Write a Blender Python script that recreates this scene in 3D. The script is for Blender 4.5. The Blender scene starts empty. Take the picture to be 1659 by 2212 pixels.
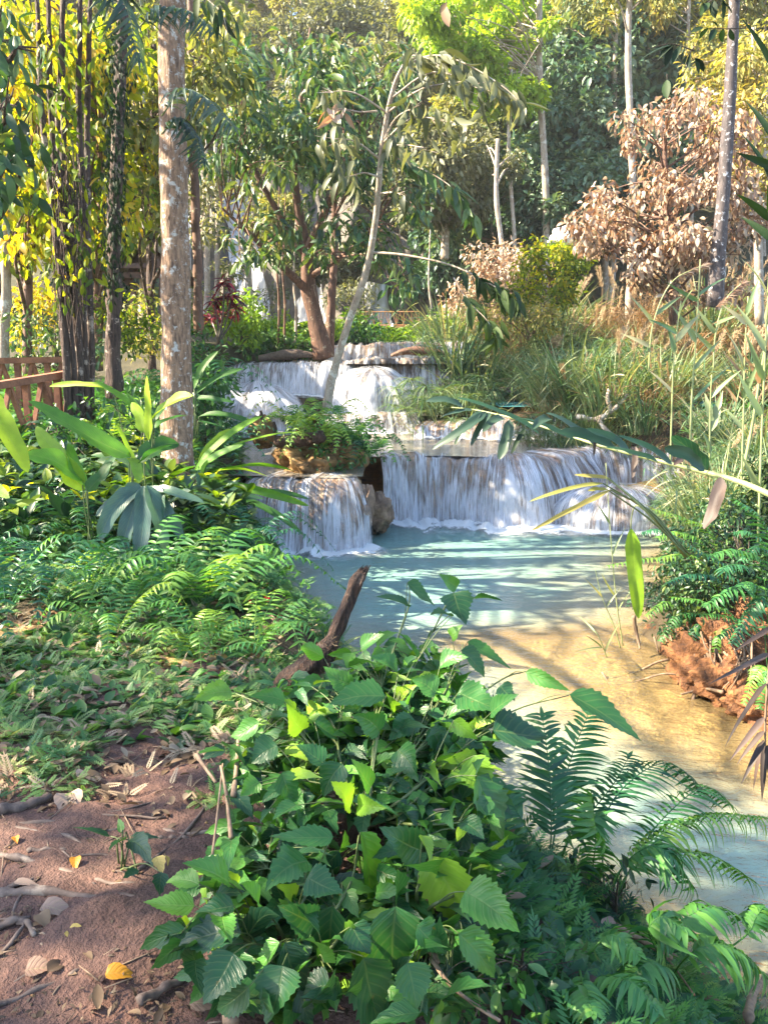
import bpy, math
import numpy as np
from mathutils import Vector, noise as mnoise
R = np.random.default_rng(11)
SC = bpy.context.scene
COL = SC.collection
# ---------------------------------------------------------------- camera maths
FPX = 1703.0; PH = math.radians(10.0); CAM = np.array([0.0, 0.0, 1.6])
def ray(px, py):
    u = (px - 829.5) / FPX; v = (1106 - py) / FPX
    return np.array([u, v * math.sin(PH) + math.cos(PH), v * math.cos(PH) - math.sin(PH)])
def P(px, py, d):
    r = ray(px, py); return CAM + r * (d / r[1])
def G(px, py, z):
    r = ray(px, py); return CAM + r * ((z - 1.6) / r[2])
def mpp(px, py, d):                      # metres per picture unit at that depth
    return d / ray(px, py)[1] / FPX
def nrm(a):
    a = np.asarray(a, float); return a / np.maximum(np.linalg.norm(a, axis=-1, keepdims=True), 1e-9)
def sstep(a, b, x):
    t = np.clip((x - a) / (b - a), 0, 1); return t * t * (3 - 2 * t)
# cheap smooth value noise in 2D / 3D
def _h(ix, iy, iz, s):
    n = (ix * 374761393 + iy * 668265263 + iz * 2147483647 + s * 974711) & 0x7fffffff
    n = ((n ^ (n >> 13)) * 1274126177) & 0x7fffffff
    return ((n ^ (n >> 16)) & 0xffff) / 65535.0
def vnoise(x, y, z=0.0, s=1):
    x, y, z = np.broadcast_arrays(np.asarray(x, float), np.asarray(y, float), np.asarray(z, float))
    ix = np.floor(x).astype(np.int64); iy = np.floor(y).astype(np.int64); iz = np.floor(z).astype(np.int64)
    fx = x - ix; fy = y - iy; fz = z - iz
    fx = fx * fx * (3 - 2 * fx); fy = fy * fy * (3 - 2 * fy); fz = fz * fz * (3 - 2 * fz)
    r = 0
    for a in (0, 1):
        for b in (0, 1):
            for c in (0, 1):
                w = (fx if a else 1 - fx) * (fy if b else 1 - fy) * (fz if c else 1 - fz)
                r = r + w * _h(ix + a, iy + b, iz + c, s)
    return r * 2 - 1
def fbm(x, y, z=0.0, s=1, o=3):
    r = 0; a = 1.0; f = 1.0
    for i in range(o):
        r = r + a * vnoise(np.asarray(x) * f, np.asarray(y) * f, np.asarray(z) * f, s + i); a *= .5; f *= 2.03
    return r
# ---------------------------------------------------------------- objects
def thing(name, label, cat, loc=(0, 0, 0), group=None):
    o = bpy.data.objects.new(name, None); COL.objects.link(o)
    o.location = [float(c) for c in loc]; o.empty_display_size = .1
    o['label'] = label; o['category'] = cat
    if group: o['group'] = group
    return o
def tag(o, label, cat, group=None):
    o['label'] = label; o['category'] = cat
    if group: o['group'] = group
    return o
def kind(o, k):
    o['kind'] = k; return o
def dup(root, loc, rotz=0, scale=1.0, label=None, group=None):
    r = root.copy(); COL.objects.link(r)
    r.location = [float(c) for c in loc]; r.rotation_euler = (0, 0, rotz)
    r.scale = (scale,) * 3 if not hasattr(scale, '__len__') else scale
    if label: r['label'] = label
    if group: r['group'] = group
    for ch in list(root.children):
        c = ch.copy(); COL.objects.link(c); c.parent = r
        for g in ch.children:
            d = g.copy(); COL.objects.link(d); d.parent = c
    return r
class MB:
    def __init__(s):
        s.v = []; s.q = []; s.t = []; s.uv = []; s.r = []; s.n = 0
    def add(s, V, Q=None, T=None, uv=None, r=None):
        V = np.asarray(V, float).reshape(-1, 3); k = len(V)
        s.v.append(V)
        if Q is not None and len(Q): s.q.append(np.asarray(Q, np.int64).reshape(-1, 4) + s.n)
        if T is not None and len(T): s.t.append(np.asarray(T, np.int64).reshape(-1, 3) + s.n)
        s.uv.append(np.zeros((k, 2)) if uv is None else np.asarray(uv, float).reshape(-1, 2))
        s.r.append(np.full(k, .5) if r is None else np.broadcast_to(np.asarray(r, float), (k,)))
        s.n += k
    def inst(s, tp, Pp, D, N, L, W, droop=0.0, rnd=None, wob=0.0):
        """leaf instances: template tp=(V,Q,uv)"""
        V, Q, uv = tp
        Pp = np.asarray(Pp, float).reshape(-1, 3); n = len(Pp)
        if n == 0: return
        D = nrm(np.broadcast_to(D, (n, 3))); N = np.broadcast_to(N, (n, 3))
        S = nrm(np.cross(D, N) + 1e-6); N = np.cross(S, D)
        L = np.broadcast_to(L, (n,))[:, None]; W = np.broadcast_to(W, (n,))[:, None]; dr = np.broadcast_to(droop, (n,))[:, None]
        x = V[None, :, 0] * W; y = V[None, :, 1]; z = V[None, :, 2] * W
        if wob:
            ph = R.random((n, 1)) * 6.28
            z = z + wob * W * np.sin(y * 9 + ph) * np.abs(V[None, :, 0]) * 2
        yy = y * L * (1 - .3 * dr * dr * y * y); z = z - dr * L * y * y
        X = Pp[:, None, :] + S[:, None, :] * x[..., None] + D[:, None, :] * yy[..., None] + N[:, None, :] * z[..., None]
        k = len(V)
        QQ = (Q[None] + (np.arange(n) * k)[:, None, None]).reshape(-1, 4)
        if rnd is None: rnd = R.random(n)
        rr = np.repeat(np.broadcast_to(rnd, (n,)), k)
        s.add(X.reshape(-1, 3), QQ, None, np.tile(uv, (n, 1)), rr)
    def tube(s, pts, rad, n=8, rough=0.0, r=.5, cap=True):
        pts = np.asarray(pts, float); m = len(pts); rad = np.broadcast_to(np.asarray(rad, float), (m,))
        T = np.gradient(pts, axis=0); T = nrm(T)
        ref = np.array([0, 0, 1.0]) if abs(T[0][2]) < .9 else np.array([1.0, 0, 0])
        A = nrm(np.cross(T[0], ref)); V = []; uv = []
        ln = np.concatenate([[0], np.cumsum(np.linalg.norm(np.diff(pts, axis=0), axis=1))])
        a = np.linspace(0, 2 * np.pi, n, endpoint=False)
        for i in range(m):
            A = nrm(A - T[i] * np.dot(A, T[i])); B = np.cross(T[i], A)
            rr = np.full(n, rad[i])
            if rough: rr = rr * (1 + rough * fbm(np.cos(a) * 2 + 7, np.sin(a) * 2 + 3, ln[i] / max(rad.max(), .01) * .5, 5))
            V.append(pts[i] + np.cos(a)[:, None] * A * rr[:, None] + np.sin(a)[:, None] * B * rr[:, None])
            uv.append(np.stack([a / 6.2832, np.full(n, ln[i])], 1))
        V = np.concatenate(V); uv = np.concatenate(uv)
        Q = []
        for i in range(m - 1):
            for j in range(n):
                k = (j + 1) % n; Q.append((i * n + j, i * n + k, (i + 1) * n + k, (i + 1) * n + j))
        T3 = []
        if cap:
            V = np.concatenate([V, pts[-1:] + T[-1] * rad[-1] * .3, pts[:1] - T[0] * rad[0] * .3]); uv = np.concatenate([uv, [[.5, ln[-1]], [.5, 0]]])
            e = m * n
            for j in range(n):
                k = (j + 1) % n
                T3.append(((m - 1) * n + j, (m - 1) * n + k, e)); T3.append((k, j, e + 1))
        s.add(V, Q, T3, uv, r)
    def box(s, c, size, rot=None, r=.5):
        c = np.asarray(c, float); h = np.asarray(size, float) / 2
        V = np.array([[x, y, z] for x in (-1, 1) for y in (-1, 1) for z in (-1, 1)]) * h
        if rot is not None: V = V @ np.asarray(rot, float)
        s.add(V + c, [(0, 1, 3, 2), (4, 6, 7, 5), (0, 4, 5, 1), (2, 3, 7, 6), (0, 2, 6, 4), (1, 5, 7, 3)], None, None, r)
    def beam(s, a, b, w, h, up=(0, 0, 1), r=.5):
        a = np.asarray(a, float); b = np.asarray(b, float); D = nrm(b - a)
        S = nrm(np.cross(D, up)); U = np.cross(S, D)
        s.box((a + b) / 2, (np.linalg.norm(b - a), w, h), np.stack([D, S, U]), r)
    def grid(s, X, Y, Z, uv=None, r=None, mask=None):
        m, n = X.shape
        V = np.stack([X, Y, Z], -1).reshape(-1, 3)
        i = np.arange(m * n).reshape(m, n)
        Q = np.stack([i[:-1, :-1], i[:-1, 1:], i[1:, 1:], i[1:, :-1]], -1)
        if mask is not None: Q = Q[mask]
        s.add(V, Q.reshape(-1, 4), None, None if uv is None else uv.reshape(-1, 2), None if r is None else np.asarray(r).reshape(-1))
    def build(s, name, mat, parent=None, smooth=True, loc=None):
        V = np.concatenate(s.v) if s.v else np.zeros((0, 3)); off = np.zeros(3)
        if parent is not None:
            p = parent
            while p is not None: off = off + np.array(p.location); p = p.parent
        o_loc = np.zeros(3)
        if loc is not None: o_loc = np.asarray(loc, float) - off
        V = V - off - o_loc
        q = np.concatenate(s.q) if s.q else np.zeros((0, 4), np.int64); t = np.concatenate(s.t) if s.t else np.zeros((0, 3), np.int64)
        me = bpy.data.meshes.new(name)
        me.vertices.add(len(V)); me.vertices.foreach_set('co', V.astype(np.float32).ravel())
        lv = np.concatenate([q.ravel(), t.ravel()]).astype(np.int32)
        me.loops.add(len(lv)); me.loops.foreach_set('vertex_index', lv)
        me.polygons.add(len(q) + len(t))
        me.polygons.foreach_set('loop_start', np.concatenate([np.arange(len(q)) * 4, len(q) * 4 + np.arange(len(t)) * 3]).astype(np.int32))
        me.update(calc_edges=True)
        me.polygons.foreach_set('use_smooth', np.full(len(me.polygons), smooth))
        uvl = me.uv_layers.new(name='UVMap'); uvl.data.foreach_set('uv', np.concatenate(s.uv)[lv].astype(np.float32).ravel())
        at = me.attributes.new('rnd', 'FLOAT', 'POINT'); at.data.foreach_set('value', np.concatenate(s.r).astype(np.float32))
        me.materials.append(mat); me.validate(clean_customdata=False)
        o = bpy.data.objects.new(name, me); COL.objects.link(o)
        if parent is not None: o.parent = parent
        o.location = [float(c) for c in o_loc]
        return o
# ---------------------------------------------------------------- leaf shapes (unit length, unit width)
def strip(prof, rows, fold=.15, serr=0.0, cols=(-1, -.5, 0, .5, 1), cup=0.0, teeth=None):
    V = []; uv = []
    for i in range(rows):
        t = i / (rows - 1); w = prof(t)
        for c in cols:
            x = c * w * .5; y = t
            if serr and abs(c) == 1 and 0 < i < rows - 1:
                if i % 2: x *= 1 - serr
                else: y = min(t + .4 / rows, 1)
            V.append((x, y, fold * abs(x) * 2 - cup * x * x)); uv.append((c * .5 + .5, t))
    n = len(cols); Q = [(i * n + j, i * n + j + 1, (i + 1) * n + j + 1, (i + 1) * n + j) for i in range(rows - 1) for j in range(n - 1)]
    return np.array(V, float), np.array(Q, np.int64), np.array(uv, float)
p_ov = lambda t: max(.010, (math.sin(math.pi * min(1, t ** .60)) ** .88) * (1 - .34 * t ** 2.2) * 1.04)
p_el = lambda t: max(.02, math.sin(math.pi * t) ** .8)
p_la = lambda t: max(.03, math.sin(math.pi * t ** .75) ** .9)
p_bl = lambda t: max(.02, min(1, t * 8 + .35) * (1 - t ** 2.2))
p_st = lambda t: max(.04, min(1, (t * 5) ** .7 + .1) * (1 - t ** 5) ** .6)
OVATE = strip(p_ov, 21, .22, .15, (-1, -.5, 0, .5, 1))
OVATE2 = strip(p_ov, 9, .22, .15, (-1, 0, 1))
ELL = strip(p_el, 6, .18, 0, (-1, 0, 1))
LANCE = strip(p_la, 6, .2, 0, (-1, 0, 1))
CARD = strip(p_el, 4, .22, 0, (-1, 0, 1))
TINY = strip(p_el, 3, .2, 0, (-1, 1))
BLADE = strip(p_bl, 8, .25, 0, (-1, 0, 1))
STRAP = strip(p_st, 22, .18, 0, (-1, -.5, 0, .5, 1))
PINNA = strip(lambda t: max(.05, min(1, t * 9 + .5) * (1 - t ** 2.5)), 5, .15, 0, (-1, 0, 1))
def variant(tp, bend, twist, edge, seed):
    V, Q, uv = tp; V = V.copy(); k = 1 + edge * vnoise(V[:, 1] * 9, np.sign(V[:, 0]) * 3.0, 0, seed)
    V[:, 0] = V[:, 0] * np.where(np.abs(uv[:, 0] - .5) > .3, k, 1) + bend * np.sin(V[:, 1] * 3.1)
    V[:, 2] += twist * V[:, 0] * V[:, 1] * 2 + .03 * vnoise(V[:, 0] * 3 + seed, V[:, 1] * 4, 0, seed); return V, Q, uv
VARS = {id(OVATE): [OVATE] + [variant(OVATE, *p) for p in ((.09, .3, .08, 3), (-.10, -.35, .10, 5), (.05, .5, .14, 7), (-.04, -.2, .12, 9), (.14, .1, .18, 11))],
        id(OVATE2): [OVATE2] + [variant(OVATE2, *p) for p in ((.1, .4, .1, 3), (-.12, -.4, .12, 5), (.04, .6, .16, 7), (-.08, -.1, .2, 9))],
        id(STRAP): [variant(STRAP, *p) for p in ((.25, .2, .12, 3), (-.3, -.3, .14, 5), (.15, .5, .2, 7), (-.12, -.2, .1, 9), (.0, .1, .16, 13))]}
STRAP0 = (STRAP[0].copy(), STRAP[1], STRAP[2])
def rnds(n, s=1.0): return R.normal(size=(n, 3)) * s
def curve(pts, n):
    """smooth path through points"""
    pts = np.asarray(pts, float); m = len(pts)
    if m == 2: return pts[0] + (pts[1] - pts[0]) * np.linspace(0, 1, n)[:, None]
    t = np.linspace(0, m - 1 - 1e-6, n); i = t.astype(int); f = (t - i)[:, None]
    p = np.concatenate([[2 * pts[0] - pts[1]], pts, [2 * pts[-1] - pts[-2]]])
    a, b, c, d = p[i], p[i + 1], p[i + 2], p[i + 3]
    return .5 * (2 * b + (c - a) * f + (2 * a - 5 * b + 4 * c - d) * f * f + (3 * b - a - 3 * c + d) * f ** 3)
def frond(mb, stem, path, npin=24, plen=.12, pw=.018, ang=1.15, r=.5, tp=PINNA, rad=.003, start=.12, droop=.25, taper=.75, jit=.15, up=(0, 0, 1)):
    """pinnate leaf along a path; leaflets go to mb, rachis to stem"""
    pts = curve(path, 24); stem.tube(pts, np.linspace(rad, rad * .35, 24), 5, r=r)
    t = np.linspace(start, .985, npin); idx = t * 23; i = np.clip(idx.astype(int), 0, 22); f = (idx - i)[:, None]
    p = pts[i] * (1 - f) + pts[i + 1] * f; T = nrm(pts[i + 1] - pts[i])
    U = np.asarray(up, float); S = nrm(np.cross(T, U) + 1e-6); Nn = np.cross(S, T)
    q = (t - start) / (1 - start)
    env = np.minimum(1, .45 + q * 2.2) * (1 - taper * q ** 1.6)
    for sg in (-1, 1):
        a = ang + R.normal(size=npin) * jit * .5
        D = T * np.cos(a)[:, None] + sg * S * np.sin(a)[:, None] + rnds(npin, jit * .4)
        mb.inst(tp, p, D, Nn + rnds(npin, jit), plen * env * (1 + R.normal(size=npin) * .06), pw * (.6 + .4 * env), droop + R.random(npin) * .15, np.clip(r + R.normal(size=npin) * .1, 0, 1))
    mb.inst(tp, pts[-2:-1], T[-1:], Nn[-1:], plen * .4, pw, .1, r)
def arch(base, az, length, rise, drop, bend=0.0):
    """arching frond path from base"""
    h = np.array([math.cos(az), math.sin(az), 0]); s = np.array([-math.sin(az), math.cos(az), 0])
    b = np.asarray(base, float)
    return [b, b + h * length * .3 + np.array([0, 0, rise * .75]) + s * bend * .3, b + h * length * .65 + np.array([0, 0, rise]) + s * bend * .7, b + h * length + np.array([0, 0, rise - drop]) + s * bend]
# ---------------------------------------------------------------- materials
def newmat(name):
    m = bpy.data.materials.new(name); m.use_nodes = True
    nt = m.node_tree; nt.nodes.clear(); return m, nt
def nd(nt, t, **kw):
    n = nt.nodes.new(t)
    for k, v in kw.items():
        if k in n.inputs: n.inputs[k].default_value = v
        else: setattr(n, k, v)
    return n
def ln(nt, a, b): nt.links.new(a, b)
def ramp(nt, fac, stops, interp='LINEAR'):
    n = nt.nodes.new('ShaderNodeValToRGB'); cr = n.color_ramp; cr.interpolation = interp
    while len(cr.elements) < len(stops): cr.elements.new(.5)
    for e, (p, c) in zip(cr.elements, stops):
        e.position = p; e.color = (*c, 1) if len(c) == 3 else c
    if fac is not None: ln(nt, fac, n.inputs[0])
    return n.outputs[0]
def mathn(nt, op, a, b=None, c=None, clamp=False):
    n = nt.nodes.new('ShaderNodeMath'); n.operation = op; n.use_clamp = clamp
    for i, x in enumerate((a, b, c)):
        if x is None: continue
        if isinstance(x, (int, float)): n.inputs[i].default_value = x
        else: ln(nt, x, n.inputs[i])
    return n.outputs[0]
def mixc(nt, fac, a, b, mode='MIX'):
    n = nt.nodes.new('ShaderNodeMix'); n.data_type = 'RGBA'; n.blend_type = mode
    for s, x in ((0, fac), (6, a), (7, b)):
        if isinstance(x, (int, float)): n.inputs[s].default_value = x
        elif isinstance(x, tuple): n.inputs[s].default_value = (*x, 1) if len(x) == 3 else x
        else: ln(nt, x, n.inputs[s])
    return n.outputs[2]
def noise(nt, vec, scale, detail=3, rough=.55, dist=0.0):
    n = nd(nt, 'ShaderNodeTexNoise'); n.inputs['Scale'].default_value = scale; n.inputs['Detail'].default_value = detail
    n.inputs['Roughness'].default_value = rough; n.inputs['Distortion'].default_value = dist
    if vec is not None: ln(nt, vec, n.inputs['Vector'])
    return n.outputs['Fac']
def mapping(nt, vec, scale=(1, 1, 1), loc=(0, 0, 0)):
    n = nd(nt, 'ShaderNodeMapping'); n.inputs['Scale'].default_value = scale; n.inputs['Location'].default_value = loc
    ln(nt, vec, n.inputs['Vector']); return n.outputs[0]
def bump(nt, h, strength=.5, dist=.02):
    n = nd(nt, 'ShaderNodeBump'); n.inputs['Strength'].default_value = strength; n.inputs['Distance'].default_value = dist
    ln(nt, h, n.inputs['Height']); return n.outputs[0]
def out(nt, sh):
    o = nd(nt, 'ShaderNodeOutputMaterial'); ln(nt, sh, o.inputs['Surface'])
def leafmat(name, stops, transl=.4, rough=.42, vein=0, spec=.5, tcol=(1.25, 1.2, .45)):
    m, nt = newmat(name)
    a = nd(nt, 'ShaderNodeAttribute'); a.attribute_name = 'rnd'
    oi = nd(nt, 'ShaderNodeObjectInfo')
    geo = nd(nt, 'ShaderNodeNewGeometry'); tc = nd(nt, 'ShaderNodeTexCoord')
    f = mathn(nt, 'ADD', a.outputs['Fac'], mathn(nt, 'MULTIPLY', mathn(nt, 'SUBTRACT', oi.outputs['Random'], .5), .25))
    col = ramp(nt, f, stops)
    nz = noise(nt, tc.outputs['Object'], 14 if vein else 3, 2)
    col = mixc(nt, .35, col, ramp(nt, nz, [(.3, (.30, .30, .30)), (.7, (1.1, 1.05, 1))]), 'MULTIPLY')
    if vein: col = mixc(nt, ramp(nt, noise(nt, tc.outputs['Object'], 34, 4, .7), [(.66, (0, 0, 0)), (.74, (.8, .8, .8))]), col, (.16, .11, .03))
    pr = nd(nt, 'ShaderNodeBsdfPrincipled'); pr.inputs['Roughness'].default_value = rough; pr.inputs['Specular IOR Level'].default_value = spec
    if vein:
        uv = nd(nt, 'ShaderNodeSeparateXYZ'); ln(nt, tc.outputs['UV'], uv.inputs[0])
        au = mathn(nt, 'ABSOLUTE', mathn(nt, 'SUBTRACT', uv.outputs[0], .5))
        rib = mathn(nt, 'SUBTRACT', 1, mathn(nt, 'MULTIPLY', au, 28), clamp=True)
        sv = mathn(nt, 'SINE', mathn(nt, 'MULTIPLY', mathn(nt, 'SUBTRACT', uv.outputs[1], mathn(nt, 'MULTIPLY', au, .55)), 6.2832 * vein))
        sv2 = mathn(nt, 'POWER', mathn(nt, 'MULTIPLY_ADD', sv, .5, .5), 10)
        vn = mathn(nt, 'MAXIMUM', rib, mathn(nt, 'MULTIPLY', sv2, .45))
        col = mixc(nt, mathn(nt, 'MULTIPLY', vn, .45), col, mixc(nt, .5, col, (.30, .36, .12)))
        h = mathn(nt, 'SUBTRACT', mathn(nt, 'MULTIPLY', sv, .3), vn)
        ln(nt, bump(nt, h, .35, .004), pr.inputs['Normal'])
    ln(nt, col, pr.inputs['Base Color'])
    tr = nd(nt, 'ShaderNodeBsdfTranslucent'); ln(nt, mixc(nt, 1.0, col, tcol, 'MULTIPLY'), tr.inputs[0])
    mx = nd(nt, 'ShaderNodeMixShader'); mx.inputs[0].default_value = transl
    ln(nt, pr.outputs[0], mx.inputs[1]); ln(nt, tr.outputs[0], mx.inputs[2]); out(nt, mx.outputs[0]); return m
def barkmat(name, c0, c1, lich=None, lamt=.5, sc=(14, 14, 2.5), bs=.8, bd=.02, lsc=5, wet=.75):
    m, nt = newmat(name); tc = nd(nt, 'ShaderNodeTexCoord')
    v = mapping(nt, tc.outputs['Object'], sc)
    n1 = noise(nt, v, 1.0, 5, .65, .4)
    col = ramp(nt, n1, [(.32, c0), (.62, c1)])
    n2 = noise(nt, tc.outputs['Object'], lsc, 6, .7)
    if lich:
        col = mixc(nt, ramp(nt, n2, [(.62 - lamt * .25, (0, 0, 0)), (.68 - lamt * .2, (1, 1, 1))]), col, lich)
    n3 = noise(nt, tc.outputs['Object'], 40, 3)
    col = mixc(nt, .5, col, ramp(nt, n3, [(.3, (.45, .45, .45)), (.65, (1, 1, 1))]), 'MULTIPLY')
    pr = nd(nt, 'ShaderNodeBsdfPrincipled'); ln(nt, col, pr.inputs['Base Color']); pr.inputs['Roughness'].default_value = wet
    ln(nt, bump(nt, n1, bs, bd), pr.inputs['Normal']); out(nt, pr.outputs[0]); return m
def plainmat(name, stops, sc=6, rough=.7, bs=.4, bd=.01, stretch=(1, 1, 1), use_rnd=False):
    m, nt = newmat(name); tc = nd(nt, 'ShaderNodeTexCoord')
    n1 = noise(nt, mapping(nt, tc.outputs['Object'], stretch), sc, 5, .6)
    f = n1
    if use_rnd:
        a = nd(nt, 'ShaderNodeAttribute'); a.attribute_name = 'rnd'
        f = mathn(nt, 'ADD', mathn(nt, 'MULTIPLY', n1, .35), mathn(nt, 'MULTIPLY', a.outputs['Fac'], .65))
    pr = nd(nt, 'ShaderNodeBsdfPrincipled'); ln(nt, ramp(nt, f, stops), pr.inputs['Base Color']); pr.inputs['Roughness'].default_value = rough
    ln(nt, bump(nt, n1, bs, bd), pr.inputs['Normal']); out(nt, pr.outputs[0]); return m
M = {}
g = lambda *a: list(zip(np.linspace(0, 1, len(a)).tolist(), a))
M['shrub'] = leafmat('shrub_leaf', g((.014, .065, .034), (.035, .145, .036), (.09, .27, .034), (.27, .45, .04)), .36, .38, 7, .5)
M['shrub_far'] = leafmat('shrub_leaf_small', g((.016, .06, .03), (.04, .14, .035), (.12, .26, .04)), .38, .38)
M['fern'] = leafmat('fern_leaf', g((.018, .09, .05), (.045, .19, .06), (.12, .32, .06), (.28, .44, .06)), .42, .45)
M['fernblue'] = leafmat('blue_fern_leaf', g((.012, .075, .05), (.025, .13, .065), (.07, .24, .08)), .35, .4)
M['ginger'] = leafmat('ginger_leaf', g((.012, .07, .028), (.045, .16, .03), (.13, .32, .03), (.34, .50, .03)), .48, .42, 22, .45)
M['broad'] = leafmat('broad_grey_leaf', g((.03, .085, .07), (.055, .13, .09), (.10, .19, .11)), .25, .33, 14, .7)
M['cover'] = leafmat('ground_cover_leaf', g((.04, .14, .06), (.09, .24, .075), (.20, .36, .10), (.34, .38, .17)), .42, .55)
M['litter'] = leafmat('dry_litter', g((.05, .03, .015), (.13, .08, .04), (.25, .17, .10), (.38, .30, .20)), .1, .7, tcol=(1, .9, .7))
M['gold'] = leafmat('backlit_yellow_leaf', g((.05, .12, .014), (.16, .27, .022), (.42, .48, .025), (.58, .42, .05)), .6, .5, tcol=(1.35, 1.2, .3))
M['lime'] = leafmat('lime_leaf', g((.09, .20, .02), (.20, .36, .025), (.36, .50, .04)), .5, .5)
M['dark'] = leafmat('dark_green_leaf', g((.014, .05, .024), (.032, .095, .04), (.07, .16, .055), (.16, .22, .055)), .32, .42, spec=.5)
M['bluegreen'] = leafmat('blue_green_leaf', g((.035, .095, .065), (.085, .18, .11), (.24, .32, .19)), .3, .42, spec=.6)
M['olive'] = leafmat('olive_leaf', g((.055, .085, .025), (.16, .20, .05), (.34, .34, .09), (.46, .37, .12)), .42, .5)
M['greyleaf'] = leafmat('grey_olive_leaf', g((.07, .09, .05), (.17, .19, .10), (.32, .32, .20)), .38, .5)
M['brown'] = leafmat('dry_brown_leaf', g((.08, .08, .035), (.25, .13, .07), (.42, .29, .20), (.55, .47, .37)), .28, .5, tcol=(1.15, .85, .55))
M['reed'] = leafmat('reed_blade', g((.04, .12, .06), (.11, .21, .10), (.26, .32, .16), (.46, .42, .26)), .35, .42, spec=.6)
M['dryreed'] = leafmat('dry_reed_blade', g((.16, .10, .05), (.34, .24, .13), (.50, .40, .26)), .3, .6, tcol=(1.2, .9, .6))
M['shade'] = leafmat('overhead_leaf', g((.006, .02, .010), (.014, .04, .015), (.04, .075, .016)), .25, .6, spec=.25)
M['palm'] = leafmat('palm_leaflet', g((.016, .045, .034), (.04, .085, .055), (.11, .15, .10)), .3, .4, spec=.5)
M['redleaf'] = leafmat('red_cordyline_leaf', g((.06, .008, .018), (.12, .015, .03), (.30, .03, .06)), .4, .4, tcol=(1.4, .6, .6))
M['stem'] = plainmat('green_stem', [(.3, (.05, .085, .025)), (.7, (.12, .15, .05))], 30, .5)
M['cane'] = plainmat('reed_cane', [(.3, (.16, .20, .07)), (.7, (.32, .36, .16))], 20, .5, stretch=(1, 1, .2))
M['twig'] = plainmat('dry_twig', [(.3, (.09, .055, .035)), (.7, (.27, .19, .125))], 25, .8, .5, .004, (1, 1, .3))
M['darkstem'] = plainmat('dark_stem', [(.3, (.02, .018, .012)), (.7, (.07, .05, .03))], 25, .6)
M['bark_main'] = barkmat('mottled_bark', (.08, .045, .03), (.34, .21, .13), (.50, .48, .45), .30, (30, 30, 7), 1, .03, 13)
M['bark_dark'] = barkmat('dark_fibrous_bark', (.010, .006, .006), (.11, .065, .05), (.42, .33, .28), .22, (30, 30, 4), 1, .06, 5)
M['bark_pale'] = barkmat('pale_bark', (.22, .16, .12), (.42, .35, .28), (.55, .52, .46), .35, (10, 10, 3), .5, .01, 5)
M['bark_red'] = barkmat('reddish_bark', (.05, .025, .018), (.18, .092, .06), (.34, .27, .19), .2, (12, 12, 3), .8, .02, 5)
M['bark_black'] = barkmat('black_bark_white_lichen', (.022, .018, .022), (.095, .075, .075), (.60, .60, .62), .18, (14, 14, 5), .8, .02, 9)
M['bark_dead'] = barkmat('dead_wood', (.010, .006, .005), (.10, .05, .03), (.20, .13, .09), .12, (70, 70, 12), 1, .04, 14)
M['root'] = barkmat('bare_root', (.07, .045, .036), (.165, .118, .092), (.24, .19, .15), .15, (22, 22, 8), .7, .006, 8)
M['wood_red'] = barkmat('red_brown_timber', (.16, .055, .03), (.34, .14, .075), None, 0, (5, 5, 5), .3, .003)
M['wood_tan'] = barkmat('tan_timber', (.28, .14, .06), (.48, .27, .13), None, 0, (5, 5, 5), .3, .003)
M['wood_dark'] = barkmat('dark_timber', (.03, .018, .014), (.11, .06, .045), None, 0, (5, 5, 5), .3, .003)
M['petal'] = leafmat('red_petal', g((.5, .01, .03), (.75, .03, .06)), .3, .5, tcol=(1.2, .6, .6))
M['orange'] = leafmat('orange_fallen_leaf', g((.62, .22, .01), (.75, .38, .02)), .2, .5, 6, tcol=(1, .8, .5))
M['yellow'] = leafmat('yellow_fallen_leaf', g((.42, .30, .06), (.55, .42, .12)), .2, .55, 6, tcol=(1, .9, .6))
M['tan'] = leafmat('tan_fallen_leaf', g((.22, .13, .09), (.40, .28, .21)), .1, .6, 6, tcol=(1, .9, .7))
M['deadfrond'] = leafmat('dead_palm_leaflet', g((.03, .02, .016), (.075, .05, .04), (.14, .10, .085)), .1, .6, tcol=(1, .9, .8))
# ---------------------------------------------------------------- terrain
def ip(v, pts):
    a = np.array(pts, float); return np.interp(v, a[:, 0], a[:, 1])
XB = [(-8, 4.5), (1.5, 2.7), (2.6, 2.1), (3.2, 1.65), (3.7, 1.3), (4.4, .75), (5.2, .4), (6, .0), (8.2, -.95), (10.5, -1.6), (12, -2.15), (13, -2.35), (16, -2.9), (20, -4.3), (24, -4.9), (26, -4.2), (28, -2.8), (31, -1.5), (33, .5), (200, .5)]
XR = [(-8, 7), (3.5, 4.7), (5, 3.7), (6.2, 2.95), (6.9, 2.62), (8.2, 2.72), (9.3, 3.3), (11.5, 4.3), (15, 5.6), (16.3, 6.1), (17.5, 4.7), (19, 4.1), (21, 3.5), (23, 2.6), (25, 2.3), (28, 2.6), (31, 1.5), (33, .6), (200, .6)]
def level(x, y):
    s1 = 13.0 + 2.5 * sstep(-.6, .1, x)
    r = -1.2 + 1.2 * sstep(s1 - .1, s1 + .35, y) + .45 * sstep(21.3, 21.6, y) + 1.4 * sstep(24.4, 24.8, y) + .72 * sstep(26.9, 27.3, y)
    return r
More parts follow.
